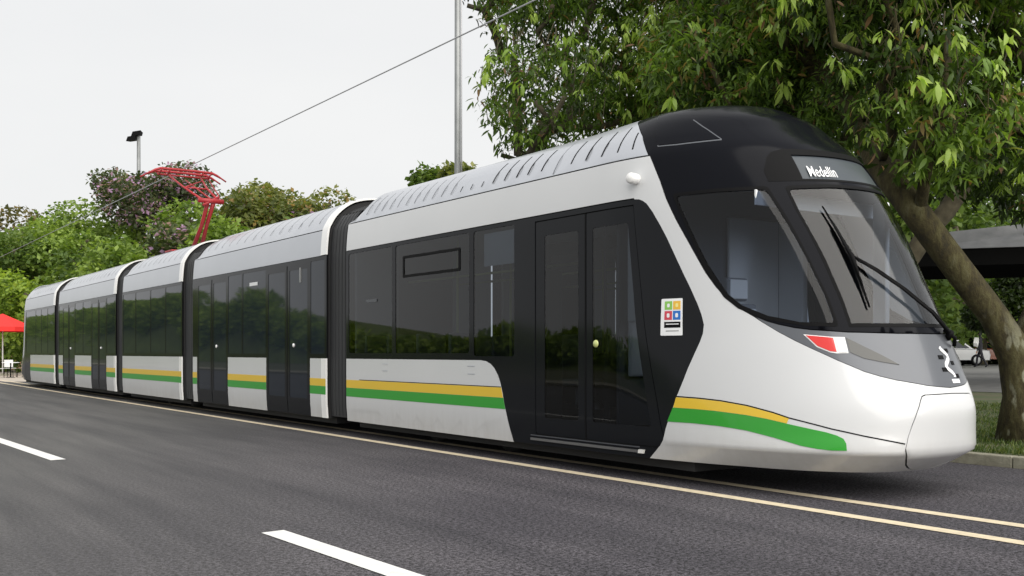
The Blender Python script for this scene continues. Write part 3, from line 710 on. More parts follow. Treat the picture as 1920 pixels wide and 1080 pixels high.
q.tube([(-.28, 25.2-TY, 5.29), (.28, 25.2-TY, 5.29)], .02, 6); q.tube([(-.28, 25.2-TY, 5.29), (.38, 25.9-TY, 5.60)], .014, 6); q.build('upper_arm', M['pred'], panto)
for dy in (-.22, .22):
    q = MB(); q.tube([(x, 26.2+dy-TY, 5.84-.16*max(0, (abs(x)-.62))**1.3/.25) for x in (-1.02, -.9, -.78, -.65, -.3, 0, .3, .65, .78, .9, 1.02)], [.02]*2+[.032]*7+[.02]*2, 6); q.build('contact_strip', M['pred'], panto)
q = MB()
for x in (-.62, -.42, .42, .62): q.tube([(x, 25.95-TY, 5.80), (x, 26.2-TY, 5.72), (x, 26.45-TY, 5.80)], .018, 6)
q.tube([(-.66, 26.2-TY, 5.72), (.66, 26.2-TY, 5.72)], .022, 6)
q.tube([(.62, 26.2-TY, 5.72), (.62, 25.4-TY, 5.2), (.28, 24.3-TY, 4.9)], .016, 6)
q.build('collector_head', M['pred'], panto)

# ------------------------------------------------------------ overhead wire
ow = MB(); ow.tube([(7.975, -40+4*i, 5.915) for i in range(60)], .011, 6)
tag(ow.build('contact_wire', M['wire']), 'thin grey overhead wire running above the tram to the red pantograph', 'wire')
# ------------------------------------------------------------ leaves, trees
rng = np.random.default_rng(7)
def leaf_mesh(name, pos, dirs, up, length, width, tint, m, parent, kind=None, seg=2):
    """one mesh of separate leaves: base at pos, growing along dirs, drooping; seg=2: 4 triangles, seg=1: 2 triangles"""
    n = len(pos); d = dirs/np.linalg.norm(dirs, axis=1, keepdims=True); u = up-d*np.sum(up*d, 1, keepdims=True); u /= np.linalg.norm(u, axis=1, keepdims=True)+1e-9
    w = np.cross(d, u); L = length[:, None]; Wd = width[:, None]
    if seg == 2:
        def at_(t, s, h): return pos+d*L*(t-.12*t*t)+w*Wd*s-u*L*.30*t*t+u*Wd*h
        V = np.stack([pos, at_(.28, .42, 0), at_(.30, -.42, 0), at_(.42, 0, .16), at_(.62, .40, .0), at_(.62, -.40, .0), at_(1, 0, 0)], 1); k = 7
        tri = np.array([[0, 3, 1], [0, 2, 3], [1, 3, 4], [2, 5, 3], [4, 3, 6], [3, 5, 6]])
    else:
        k = 4; V = np.stack([pos, pos+d*L*.5+w*Wd*.5, pos+d*L, pos+d*L*.5-w*Wd*.5+u*Wd*.2], 1); tri = np.array([[0, 2, 1], [0, 3, 2]])
    F = (tri[None]+(np.arange(n)*k)[:, None, None]).reshape(-1, 3)
    me = bpy.data.meshes.new(name); me.vertices.add(n*k); me.vertices.foreach_set('co', V.reshape(-1).astype('f'))
    me.loops.add(F.size); me.loops.foreach_set('vertex_index', F.reshape(-1).astype('i')); me.polygons.add(len(F)); me.polygons.foreach_set('loop_start', (np.arange(len(F))*3).astype('i'))
    at = me.attributes.new('tint', 'FLOAT', 'POINT'); at.data.foreach_set('value', np.repeat(tint, k).astype('f'))
    me.update(calc_edges=True)
    o = new_obj(name, me, m, parent)
    if kind: o['kind'] = kind
    return o
def rand_unit(n):
    v = rng.normal(size=(n, 3)); return v/np.linalg.norm(v, axis=1, keepdims=True)
bark = bpy.data.materials.new('mottled_bark'); bark.use_nodes = True
n = bark.node_tree; b = n.nodes['Principled BSDF']; tcb = n.nodes.new('ShaderNodeTexCoord')
mpb = n.nodes.new('ShaderNodeMapping'); mpb.inputs['Scale'].default_value = (1, 1, .45); n.links.new(tcb.outputs['Object'], mpb.inputs[0])
q1 = n.nodes.new('ShaderNodeTexNoise'); q1.inputs['Scale'].default_value = 7; q1.inputs['Detail'].default_value = 7; q1.inputs['Roughness'].default_value = .7; n.links.new(mpb.outputs[0], q1.inputs[0])
rb = n.nodes.new('ShaderNodeValToRGB'); e = rb.color_ramp.elements; e[0].position = .34; e[0].color = (.018, .015, .007, 1); e[1].position = .70; e[1].color = (.10, .092, .05, 1)
k_ = e.new(.48); k_.color = (.045, .036, .012, 1); k_ = e.new(.58); k_.color = (.07, .062, .022, 1)
n.links.new(q1.outputs['Fac'], rb.inputs[0])
q2 = n.nodes.new('ShaderNodeTexVoronoi'); q2.inputs['Scale'].default_value = 11; n.links.new(mpb.outputs[0], q2.inputs[0])
q3 = n.nodes.new('ShaderNodeTexNoise'); q3.inputs['Scale'].default_value = 5; q3.inputs['Detail'].default_value = 6; n.links.new(mpb.outputs[0], q3.inputs[0])
m3 = n.nodes.new('ShaderNodeMath'); m3.operation = 'MULTIPLY_ADD'; m3.inputs[1].default_value = -.35; n.links.new(q2.outputs['Distance'], m3.inputs[0]); n.links.new(q3.outputs['Fac'], m3.inputs[2])
r3 = n.nodes.new('ShaderNodeMapRange'); r3.inputs[1].default_value = .37; r3.inputs[2].default_value = .45; n.links.new(m3.outputs[0], r3.inputs[0])
x3 = n.nodes.new('ShaderNodeMix'); x3.data_type = 'RGBA'; x3.inputs[7].default_value = (.24, .24, .17, 1); sz = n.nodes.new('ShaderNodeSeparateXYZ'); n.links.new(tcb.outputs['Object'], sz.inputs[0]); mz = n.nodes.new('ShaderNodeMapRange'); mz.inputs[1].default_value = 1.7; mz.inputs[2].default_value = .9
n.links.new(sz.outputs[2], mz.inputs[0]); mm_ = n.nodes.new('ShaderNodeMath'); mm_.operation = 'MULTIPLY'; n.links.new(mz.outputs[0], mm_.inputs[0]); n.links.new(r3.outputs[0], mm_.inputs[1]); n.links.new(mm_.outputs[0], x3.inputs[0]); n.links.new(rb.outputs[0], x3.inputs[6]); n.links.new(x3.outputs[2], b.inputs['Base Color']); b.inputs['Roughness'].default_value = .95
bb = n.nodes.new('ShaderNodeBump'); bb.inputs['Strength'].default_value = 1; bb.inputs['Distance'].default_value = .05; n.links.new(q1.outputs['Fac'], bb.inputs['Height']); n.links.new(bb.outputs[0], b.inputs['Normal'])
M['bark'] = bark
M['bark2'] = mat('grey_brown_bark', (.05, .042, .025), .95, noise=(6, 5, .2, (.11, .095, .06)))
M['leafA'] = leaf_mat('broad_leaves', [(0, (.012, .022, .006)), (1, (.36, .44, .09)), (.30, (.036, .066, .012)), (.52, (.088, .150, .026)), (.72, (.155, .245, .042)), (.80, (.19, .11, .06))], .42)
M['leafY'] = leaf_mat('young_sunlit_leaves', [(0, (.12, .22, .035)), (1, (.42, .54, .13))], .42)  # young light-green leaves, brightened further to read as sunlit sprays
M['leafD'] = leaf_mat('deep_shade_leaves', [(0, (.010, .020, .005)), (1, (.09, .13, .025)), (.6, (.028, .048, .011))], .3)  # leaf colours darkened to stand for deep shade in the right background

def skeleton(base, forks, attract, r_tip=.02, gnarl=.12):
    """grow a branch graph: forks = list of hand-placed limb polylines, attractors are each reached from the nearest node; radii follow the load"""
    nodes = []; par = []
    def add(p, k): nodes.append(np.array(p, float)); par.append(k); return len(nodes)-1
    first = add(base, -1); ends = {}
    for fk in forks:
        k = fk[0] if isinstance(fk[0], int) else None; prev = first if k is None else ends[k]; pts = fk if k is None else fk[1:]
        for p in pts:
            a = nodes[prev]; p = np.array(p, float); m_ = max(1, int(np.linalg.norm(p-a)/.6))
            for i in range(1, m_+1): prev = add(a+(p-a)*i/m_+(rng.normal(size=3)*gnarl*.25 if i < m_ else 0), prev)
        ends[len(ends)] = prev
    main = len(nodes)
    order = np.argsort([np.min([np.linalg.norm(nodes[i]-a) for i in range(1, main)]) for a in attract])
    for i in order:
        a = np.array(attract[i]); N = np.array(nodes); dd = np.linalg.norm(N-a, axis=1)+np.maximum(0, N[:, 2]-a[2])*.8; dd[0] = 1e9
        k = int(dd.argmin()); L = np.linalg.norm(a-N[k]); m_ = max(1, int(L/.55)); prev = k
        bow = rng.normal(size=3)*gnarl*L*.5
        for j in range(1, m_+1):
            t = j/m_; prev = add(N[k]+(a-N[k])*t+bow*math.sin(math.pi*t)+rng.normal(size=3)*.04, prev)
    load = np.zeros(len(nodes)); hasch = np.zeros(len(nodes), bool)
    for p in par:
        if p >= 0: hasch[p] = True
    for i in range(len(nodes)-1, -1, -1):
        if not hasch[i]: load[i] += 1
        if par[i] >= 0: load[par[i]] += load[i]
    return nodes, par, load
def wood_mesh(name, nodes, par, load, rb_, rt, m, parent, sides=9, flare=1.0):
    mx_ = load[0]; mb = MB(); ch = {}
    for i, p in enumerate(par): ch.setdefault(p, []).append(i)
    rad = [rt+(rb_-rt)*(l/mx_)**.48 for l in load]
    stack = [(0, -1)]; done = set()
    while stack:
        i, p = stack.pop(); line = [] if p < 0 else [nodes[p]]; rr = [] if p < 0 else [min(rad[p], rad[i]*1.15)]
        while True:
            line.append(nodes[i]); rr.append(rad[i]); c = sorted(ch.get(i, []), key=lambda q: -load[q])
            if not c: break
            for o_ in c[1:]: stack.append((o_, i))
            i = c[0]
        if len(line) > 1:
            if p < 0 and flare > 1: rr[0] *= flare; rr[1] *= 1+(flare-1)*.3
            mb.tube(line, rr, sides if rr[0] > .08 else 5)
    return mb.build(name, m, parent)
def sprays(tips, nper, spread, L0, L1, droop, wr=.3):
    """whorls of leaves round twig tips"""
    n = len(tips)*nper; c = np.repeat(tips, nper, 0); dirs = rand_unit(n); dirs[:, 2] = dirs[:, 2]*.6-droop
    pos = c+rng.normal(size=(n, 3))*spread; L = rng.uniform(L0, L1, n)*np.repeat(rng.uniform(.6, 1.2, len(tips)), nper); up = np.tile([0, 0, 1.0], (n, 1))+rng.normal(size=(n, 3))*.35
    return pos, dirs, up, L, L*wr*rng.uniform(.8, 1.2, n)
def wp(px, py, Y):
    k = (px-960)/1920; return (Y*(k*CA+SA), Y*(CA-k*SA), 1.25+(660-py)*Y/1920)
def lump_points(lumps, n, shell=.55):
    """points spread through a set of overlapping ellipsoidal leaf masses, thicker near their surface"""
    vol = np.array([l[3]**3 for l in lumps]); idx = rng.choice(len(lumps), n, p=vol/vol.sum()); d = rand_unit(n)
    r = rng.uniform(shell, 1.05, n)**.8; c = np.array([l[:3] for l in lumps])[idx]; rr = np.array([l[3] for l in lumps])[idx]
    p = c+d*(r*rr)[:, None]*np.array([1, 1, .72]); return p

def big_tree(name, label, base, forks, lumps, n_spray, n_young, L, rad, bark_m, leaf_m, seed, keep=None, leaf_parts=True, seg=2, nper=7):
    global rng; rng = np.random.default_rng(seed)
    root = tag(empty(name, base), label, 'tree'); B = np.array(base)
    att = np.array([np.array(l[:3])+rng.normal(size=3)*l[3]*.35 for l in lumps for _ in range(3)])
    nodes, par, load = skeleton(base, forks, att)
    nodes = [q-B for q in nodes]
    wood_mesh('trunk', nodes, par, load, rad, .014, bark_m, root, 12, 1.35)
    tips = lump_points(lumps, n_spray)
    if keep is not None: tips = tips[keep(tips)]
    # clumps share a tone so that light and dark sprays alternate
    cell = np.floor(tips/1.1).astype(int); h = (np.sin(cell[:, 0]*12.99+cell[:, 1]*78.23+cell[:, 2]*37.7)*43758.5) % 1
    tone = np.clip(h*.45+rng.uniform(0, .38, len(tips)), 0, .78)
    pos, d, up, ln_, wd = sprays(tips, nper, .07, L*.65, L*1.1, .42, .27)
    tint = np.clip(np.repeat(tone, nper)+rng.normal(size=len(pos))*.05, 0, .85); br = rng.random(len(tint)) < .03; tint[br] = .8
    leaf_mesh('foliage', pos-B, d, up, ln_, wd, tint, leaf_m, root, 'stuff', seg)
    # twigs under the sprays nearest the street
    front = tips[np.argsort(tips[:, 0]*SA+tips[:, 1]*CA)[:600]]; tw = MB()
    for p in front[::2]:
        e_ = p+rng.normal(size=3)*.12+np.array([.12, .1, .35]); tw.tube([p-B, e_-B], [.005, .010], 3, False)
    tw.build('twigs', bark_m, root)['kind'] = 'stuff'
    if n_young:
        yt = lump_points(lumps, n_young*8, .95)
        if keep is not None: yt = yt[keep(yt)]
        yt = yt[yt[:, 2] > 3.3]
        dist = yt[:, 0]*SA+yt[:, 1]*CA; order = np.argsort(dist); yt = yt[order[:n_young*3]]; yt = yt[rng.permutation(len(yt))[:n_young]]; yt = yt-np.array([.3, .45, 0])*.6
        pos, d, up, ln_, wd = sprays(yt, 8, .035, L*.9, L*1.3, .75, .24)
        tint = np.clip(np.repeat(rng.uniform(.2, 1, len(yt)), 8)+rng.normal(size=len(pos))*.08, 0, 1)
        near = np.argsort(pos[:, 0]*SA+pos[:, 1]*CA)[:290] if leaf_parts else np.array([], int); rest = np.setdiff1d(np.arange(len(pos)), near)
        if len(rest): leaf_mesh('foliage', pos[rest]-B, d[rest], up[rest], ln_[rest], wd[rest], tint[rest], M['leafY'], root, 'stuff')
        if len(near):
            protos = []
            for q in range(5):
                o = leaf_mesh('leaf', np.zeros((1, 3)), np.array([[1.0, 0, 0]]), np.array([[0, 0, 1.0]]), np.array([1.0]), np.array([.26+.02*q]), np.array([.15+.2*q]), M['leafY'], root); protos.append(o.data); bpy.data.objects.remove(o)
            for i in near:
                X = Vector(d[i]).normalized(); Z = (Vector(up[i])-X*X.dot(Vector(up[i]))).normalized(); Y_ = Z.cross(X)
                o = bpy.data.objects.new('leaf', protos[min(4, int(tint[i]*5))]); C.objects.link(o); o.parent = root
                mt = Matrix((X, Y_, Z)).transposed().to_4x4()*1.0; o.matrix_basis = Matrix.Translation(Vector(pos[i]-B)) @ mt @ Matrix.Diagonal((ln_[i],)*3+(1,))
    return root
def clear_tram(p): return ~((p[:, 0] < 9.75) & (p[:, 2] < 4.3)) & (p[:, 2] > 1.0)
def lumps_px(seed, n, px, py, Y, r, ok=lambda p: True):
    rr = random.Random(seed); out = []
    while len(out) < n:
        x = rr.uniform(*px); p = wp(x, rr.uniform(*py), rr.uniform(*Y))
        if p[0] > 10.3 and ok(p, x): out.append((*p, rr.uniform(*r)))
    return out
tb = (12.55, 6.93, .10)
lA = lumps_px(1, 44, (1330, 2120), (-260, 215), (12.6, 17.5), (.75, 1.25), lambda p, x: True)
lA += [(*wp(1990, 330, 14), .9), (*wp(1890, 250, 13.2), .8), (*wp(1800, 280, 15), .9), (*wp(1730, 240, 16), .9), (*wp(1600, 205, 14.5), .8), (*wp(1450, 190, 15.5), .8), (*wp(1700, 250, 12.4), .6), (*wp(1650, 150, 12.6), .7), (*wp(1760, 320, 12.6), .45), (*wp(1820, 200, 12.2), .7), (*wp(1740, 120, 12.3), .7)]
big_tree('broadleaf_tree', 'nearest tree, mottled forked trunk on the verge right of the cab, limb leaning left', tb,
    [[(12.58, 6.9, .7), (12.5, 6.95, 1.2)], [0, (12.25, 7.1, 1.7), (11.85, 7.35, 2.3), (11.5, 7.65, 2.95), (11.6, 8.3, 3.7), (12.3, 9.3, 4.7), (12.9, 10.6, 6.0)],
     [0, (12.95, 6.8, 2.0), (13.45, 6.75, 3.2), (14.0, 7.2, 4.6), (14.3, 8.2, 6.0)]], lA, 12000, 560, .215, .228, M['bark'], M['leafA'], 11, clear_tram)
lB = lumps_px(2, 40, (985, 1480), (-200, 190), (18.5, 24), (.8, 1.5), lambda p, x: p[0] > 10.9)
lB += [(*wp(945, 20, 21), .7), (*wp(960, 110, 21.5), .7), (*wp(985, 190, 21), .8), (*wp(1000, 255, 21), .75), (*wp(1060, 240, 21.5), .9), (*wp(1140, 215, 21), .8), (*wp(925, -40, 21), .8), (*wp(965, 282, 21.5), .45), (*wp(1250, 190, 20), .9), (*wp(1330, 190, 20), .9)]
big_tree('broadleaf_tree', 'leafy tree behind the front carriage, its small leaves edging the white sky', (14.2, 15.2, .12),
    [[(14.1, 15.2, 1.4), (14.0, 15.4, 2.6)], [0, (13.0, 16.2, 4.0), (12.5, 17.2, 5.4)], [0, (14.6, 14.4, 4.2), (14.8, 13.8, 6.0)]], lB, 9500, 300, .215, .24, M['bark2'], M['leafA'], 12, clear_tram)
lC = lumps_px(3, 46, (1250, 2250), (-150, 330), (21, 29), (1.1, 2.0), lambda p, x: p[0] > 14)
big_tree('shade_tree', 'darker tree filling the gap behind the leaning limb and the cab', (20.5, 15.0, .2),
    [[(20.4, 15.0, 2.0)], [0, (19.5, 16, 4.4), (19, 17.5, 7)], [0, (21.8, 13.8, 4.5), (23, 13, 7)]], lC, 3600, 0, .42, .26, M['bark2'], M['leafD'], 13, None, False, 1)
def background_tree(x, y, z, h, r, cols, label, seed, name='tree', n=5200, card=.30, flower=None, group='trees behind the tram', flat=.8, trunk=.3):
    """a tree with trunk, limbs and lumpy crown"""
    global rng; rng = np.random.default_rng(seed); rr = random.Random(seed)
    root = tag(empty(name, (x, y, z)), label, 'tree', group); lumps = []
    for i in range(15):
        a = rr.uniform(0, 6.28); q = rr.uniform(.15, .78)*r; lumps.append((q*math.cos(a), q*math.sin(a), h-r*flat*.95+(rr.uniform(-.75, .62)*r*flat)*(1-.5*q/r), r*rr.uniform(.28, .48)))
    att = np.array([l[:3] for l in lumps]); nodes, par, load = skeleton((0, 0, 0), [[(0, 0, h*.22), (rr.uniform(-.3, .3), rr.uniform(-.3, .3), h*.4)]], att)
    wood_mesh('trunk', nodes, par, load, trunk, .02, M['bark2'], root, 8, 1.3)
    tips = lump_points(lumps, n, .7); pos = tips+rng.normal(size=tips.shape)*.08; d = rand_unit(n); d[:, 2] = d[:, 2]*.7-.2
    L = rng.uniform(card*.6, card*1.25, n); cell = np.floor(tips/(r*.28)).astype(int); hh = (np.sin(cell[:, 0]*12.99+cell[:, 1]*78.23+cell[:, 2]*37.7)*43758.5) % 1
    tint = np.clip(hh*.5+rng.uniform(0, .45, n), 0, .94)
    if flower: f = (rng.random(n) < flower*(.3+1.2*hh)) & (tips[:, 2] > h-r*flat*1.5); tint[f] = 1.0
    up = np.tile([0, 0, 1.0], (n, 1))+rng.normal(size=(n, 3))*.5
    leaf_mesh('crown', pos, d, up, L, L*.62, tint, cols, root, None, 1)
    return root
def lm(name, dark, mid, light, top=None): 
    return leaf_mat(name, [(0, dark), (1, top or light), (.45, mid), (.93, light)], .35, .6)
L1 = lm('fresh_green_crown', (.045, .085, .02), (.145, .22, .04), (.32, .42, .10))
L2 = lm('russet_crown', (.046, .052, .019), (.117, .111, .039), (.260, .169, .078), (.338, .169, .104))
L3 = lm('flowering_crown', (.02, .034, .014), (.055, .075, .03), (.14, .17, .07), (.44, .27, .46))
L4 = lm('olive_crown', (.052, .072, .023), (.130, .156, .046), (.286, .286, .104), (.390, .260, .130))
L5 = lm('bright_lime_crown', (.07, .12, .02), (.20, .29, .04), (.38, .48, .09))
L6 = lm('mid_green_crown', (.03, .058, .015), (.085, .14, .028), (.21, .28, .07))
# (px, py of the crown top, distance, crown radius, colours, label)
BG = [(-30, 405, 80, 4.2, L6, 'mid green tree at the left edge beyond the tram rear', 0), (62, 388, 76, 3.6, L2, 'russet brown tree above the tram rear, left of the fresh green one', 0), (178, 352, 74, 4.6, L1, 'tall fresh green tree left of the purple flowering tree', 0),
      (308, 290, 72, 3.9, L3, 'tallest far tree, dark crown with pale purple flowers beside the floodlight mast', .26), (245, 312, 76, 2.6, L3, 'small dark flowering tree just left of the tallest purple one', .12), (378, 372, 64, 3.0, L1, 'green tree just behind the pantograph head', 0), (470, 322, 62, 3.2, L4, 'olive brown spiky topped tree right of the pantograph', .06), (555, 336, 62, 3.0, L4, 'olive tree with reddish tips above the second carriage', .10), (622, 372, 60, 2.4, L3, 'low tree with pink flowers where the hill of trees meets the front carriage', .22),
      (85, 478, 60, 3.2, L5, 'bright lime green round tree low above the tram rear', 0), (10, 425, 66, 3.2, L6, 'mid green tree between the lime one and the left edge', 0), (190, 435, 62, 3.4, L6, 'darker green tree behind the fourth carriage roof', 0), (270, 432, 54, 3.0, L1, 'light green tree behind the third carriage roof', 0), (345, 405, 56, 2.8, L3, 'tree with a band of pale pink flowers behind the red mast arm', .16), (430, 408, 52, 3.0, L1, 'leafy green tree behind the roof right of the pantograph foot', 0), (540, 402, 50, 2.8, L6, 'green tree low behind the second carriage roof', 0), (130, 395, 66, 3.0, L1, 'yellowish green tree between the russet and the tall green ones', 0)]
for i, (px, py, Y, r, cm, lab, fl) in enumerate(BG):
    x, y, z = wp(px, py, Y); background_tree(x, y, 0, z, r*1.12, cm, lab, 100+i, 'background_tree', int(1500+420*r*r), .34, fl, trunk=.28)
for i, (px, py, Y, r, cm, lab) in enumerate([(806, 326, 46, .8, L6, 'dark treetop just showing over the roof left of the tall mast'), (868, 308, 44, .8, L4, 'pale yellow green treetop at the foot of the tall mast')]):
    x, y, z = wp(px, py, Y); background_tree(x, y, .3, z, r*1.3, cm, lab, 140+i, 'background_tree', 2500, .28, trunk=.2)
# greenery under and behind the canopy on the right
for i, (px, py, Y, r, cm, lab) in enumerate([(1700, 200, 50, 6.5, L6, 'far green tree seen through the canopy right of the cab'), (1840, 330, 62, 6.0, L1, 'sunlit far tree behind the pavilion roof'), (1960, 250, 56, 6.5, L6, 'far tree at the right edge beyond the pavilion'), (1890, 470, 66, 3.2, L5, 'low bright shrub tree beneath the pavilion roof'), (1790, 440, 70, 3.6, L1, 'low far tree between the leaning limb and the pavilion'), (1560, 120, 52, 6.0, L6, 'far tree hidden mostly behind the cab dome'), (2050, 420, 60, 5.0, L1, 'far tree past the right edge')]):
    x, y, z = wp(px, py, Y); background_tree(x, y, .47, z-.47, r, cm, lab, 160+i, 'background_tree', 6500, .42, group='far trees across the park', flat=1.0)
# dense hedge line beyond the car park
def stuff_mass(name, label, pts, rad, m, n, card, seed):
    global rng; rng = np.random.default_rng(seed); lumps = [(*p, rad*random.Random(i+seed).uniform(.7, 1.3)) for i, p in enumerate(pts)]
    t = lump_points(lumps, n, .7); d = rand_unit(n); L = rng.uniform(card*.6, card*1.3, n); cell = np.floor(t/(rad*.4)).astype(int); hh = (np.sin(cell[:, 0]*12.99+cell[:, 1]*78.23+cell[:, 2]*37.7)*43758.5) % 1
    o = leaf_mesh(name, t, d, np.tile([0, 0, 1.0], (n, 1))+rng.normal(size=(n, 3))*.5, L, L*.6, np.clip(hh*.5+rng.uniform(0, .4, n), 0, .93), m, None, 'stuff', 1); return tag(o, label)
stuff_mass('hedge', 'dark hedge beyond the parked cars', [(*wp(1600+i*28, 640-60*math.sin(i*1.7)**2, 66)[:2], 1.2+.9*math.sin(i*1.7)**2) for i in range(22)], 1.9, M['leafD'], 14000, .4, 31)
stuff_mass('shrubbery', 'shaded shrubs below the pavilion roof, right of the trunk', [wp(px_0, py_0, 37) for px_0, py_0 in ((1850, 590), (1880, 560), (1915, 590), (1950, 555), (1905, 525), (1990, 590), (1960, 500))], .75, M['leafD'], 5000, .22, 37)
def wtop(y): return 2.5+(5.0*min(1, max(0, (y-98)/22)) if y > 98 else 0)+(2.2 if y > 150 else 0)+(.9*math.sin(y*.21)+.5*math.sin(y*.57))*(1 if y > 98 else .5)
bk = MB(); by = [-60+8*i for i in range(62)]
for i in range(61):
    for (xa, ka), (xb, kb) in (((-31, 0), (-33.5, .72)), ((-33.5, .72), (-37, .86)), ((-37, .86), (-60, .5))):
        za, zb = [[max(.0, wtop(y)-1.1)*k-.012 for y in by[i:i+2]] for k in (ka, kb)]
        bk.add([(xa, by[i], za[0]), (xa, by[i+1], za[1]), (xb, by[i+1], zb[1]), (xb, by[i], zb[0])], [(0, 1, 2, 3)])
M['bank_green'] = mat('reflection_bank_green', (.07, .10, .022), .95, noise=(.6, 6, .25, (.14, .19, .045)))
tag(bk.build('reflection_bank', M['bank_green']), kind='structure')  # unseen bank added so window reflections stay solid below the trees
stuff_mass('wood', 'trees along the other side of the street, lime coloured to brighten their window reflection', [(-34+1.5*math.sin(i*2.1), -50+i*1.5, max(.8, wtop(-50+i*1.5)-q_)) for i in range(170) for q_ in (1.3, 3.2) if wtop(-50+i*1.5) > 2.4+q_ or q_ < 2]+[(-34, 205+i*4, wtop(205+i*4)-q_) for i in range(50) for q_ in (1.6, 4.2, 6.4)], 1.75, L5, 130000, .6, 32)  # out-of-view trees, leaf colour brightened so they show in the glass
stuff_mass('underwood', 'dense shrubs under the far trees behind the tram', [(*wp(-80+i*24, 500, 66-i*.5)[:2], 2.4+1.4*math.sin(i*1.9)) for i in range(34)], 2.4, L1, 26000, .36, 33)
# grass on the verge
rng = np.random.default_rng(5); ng = 130000
gx_ = 10.9+rng.random(ng)**1.4*9; gy_ = rng.uniform(.5, 16, ng); kp = rng.random(ng) < (.45+.55*np.sin(gx_*1.7+1)*np.cos(gy_*1.3)+.25); gx_, gy_ = gx_[kp], gy_[kp]
gp_ = np.stack([gx_, gy_, np.array([gz(v) for v in gx_])], 1); gd = rng.normal(size=gp_.shape)*.5; gd[:, 2] = 1
leaf_mesh('grass', gp_, gd, rng.normal(size=gp_.shape), rng.uniform(.03, .10, len(gp_)), rng.uniform(.008, .016, len(gp_)), rng.random(len(gp_)), M['grass'], None, 'stuff', 1)

# ------------------------------------------------------------ masts
M['galv'] = mat('galvanised_steel', (.30, .31, .31), .45, metal=.5, noise=(2, 4, .2, (.22, .23, .23)))
x, y, _ = wp(858, 300, 30); q = MB(); q.tube([(0, 0, 0), (0, 0, 6), (0, 0, 17)], [.105, .095, .08], 16); rt = tag(empty('lamp_mast', (x, y, .12)), 'tall grey steel mast rising out of the top of the picture behind the tram roof', 'mast')
q.build('pole', M['galv'], rt); q = MB(); q.tube([(.075, -.11, .3), (.07, -.10, 16)], .018, 6); q.build('cable_conduit', M['wire'], rt)
q = MB(); q.box(-1.1, 1.1, -.05, .05, 16.9, 17.02); q.build('crossarm', M['galv'], rt)
for s_ in (-.9, -.3, .3, .9): q = MB(); q.box(s_-.2, s_+.2, -.3, -.05, 16.65, 17.0, .02); q.build('floodlight', M['frame'], rt)
x, y, z = wp(260, 250, 76); rt = tag(empty('floodlight_mast', (x, y, 0)), 'thin far mast with two black floodlights standing above the purple flowering tree', 'mast')
q = MB(); q.tube([(0, 0, 0), (0, 0, z)], [.2, .13], 10); q.build('pole', M['galv'], rt)
for dx, dz, t_ in ((-.42, -.42, 0), (-.05, -.05, 1)):
    q = MB(); ux, uy = CA, -SA
    def pt(a, zz, f=0): return (ux*a+SA*f, uy*a+CA*f, z+zz)
    q.add([pt(dx-.42, dz-.22, -.3), pt(dx+.22, dz-.12, -.3), pt(dx+.30, dz+.22, -.3), pt(dx-.30, dz+.12, -.3), pt(dx-.30, dz-.15, .3), pt(dx+.2, dz-.08, .3), pt(dx+.26, dz+.16, .3), pt(dx-.2, dz+.10, .3)], [(0, 1, 2, 3), (7, 6, 5, 4), (0, 4, 5, 1), (1, 5, 6, 2), (2, 6, 7, 3), (3, 7, 4, 0)])
    q.build('floodlight', M['frame'], rt)

# ------------------------------------------------------------ cafe corner beyond the rear of the tram
M['umb'] = mat('red_canvas', (.72, .025, .02), .8, bump=(8, .2)); M['plastic'] = mat('white_plastic', (.7, .7, .7), .4)
ux, uy, uz = wp(5, 588, 54); um = tag(empty('parasol', (ux, uy, .0)), 'red cafe parasol at the left edge beyond the tram rear', 'parasol'); uz -= 0
q = MB(); n8 = 8; rr_ = 1.65; vs = [(0, 0, uz)]; vs += [(rr_*math.cos(i*math.pi/4+.2), rr_*math.sin(i*math.pi/4+.2), uz-.72) for i in range(8)]; vs += [(rr_*math.cos(i*math.pi/4+.2), rr_*math.sin(i*math.pi/4+.2), uz-.95) for i in range(8)]
q.add(vs, [(0, 1+i, 1+(i+1) % 8) for i in range(8)]+[(1+i, 9+i, 9+(i+1) % 8, 1+(i+1) % 8) for i in range(8)]); q.build('canopy', M['umb'], um)
q = MB(); q.tube([(0, 0, 0), (0, 0, uz-.02)], .035, 8); q.build('pole', M['plastic'], um); q = MB(); q.lathe([(0, .12), (.28, .1), (.32, 0)], 14); q.build('base', M['kerb'], um)
def chair(x, y, rz, lab, m):
    r0 = tag(empty('cafe_chair', (x, y, 0), rz), lab, 'chair', 'cafe chairs around the table')
    q = MB(); q.box(-.21, .21, -.21, .21, .43, .46, .01); q.build('seat', m, r0); q = MB(); q.box(-.21, .21, .19, .22, .5, .86, .01); q.build('backrest', m, r0)
    for a in (-.19, .19):
        for b_ in (-.19, .19): q = MB(); q.tube([(a, b_, .44), (a*1.15, b_*1.15, 0)], .015, 6); q.build('leg', M['frame'], r0)
    return r0
tx, ty, _ = wp(20, 600, 50)
tr_ = tag(empty('cafe_table', (tx, ty, 0)), 'small round white cafe table under the red parasol', 'table'); q = MB(); q.lathe([(0, .75), (.38, .75), (.4, .73), (.4, .72), (0, .72)], 20); q.build('tabletop', M['plastic'], tr_); q = MB(); q.tube([(0, 0, .72), (0, 0, .04)], .03, 8); q.lathe([(0, .05), (.2, .03), (.22, 0)], 14); q.build('pedestal', M['frame'], tr_)
chair(tx-.65, ty-.35, 2.2, 'pale cafe chair left of the round table beyond the tram rear', M['plastic']); chair(tx+.62, ty+.15, -1.2, 'grey cafe chair right of the round table, nearer the tram rear', M['kerb']); chair(tx+.1, ty+.8, .2, 'pale cafe chair behind the round table', M['plastic'])
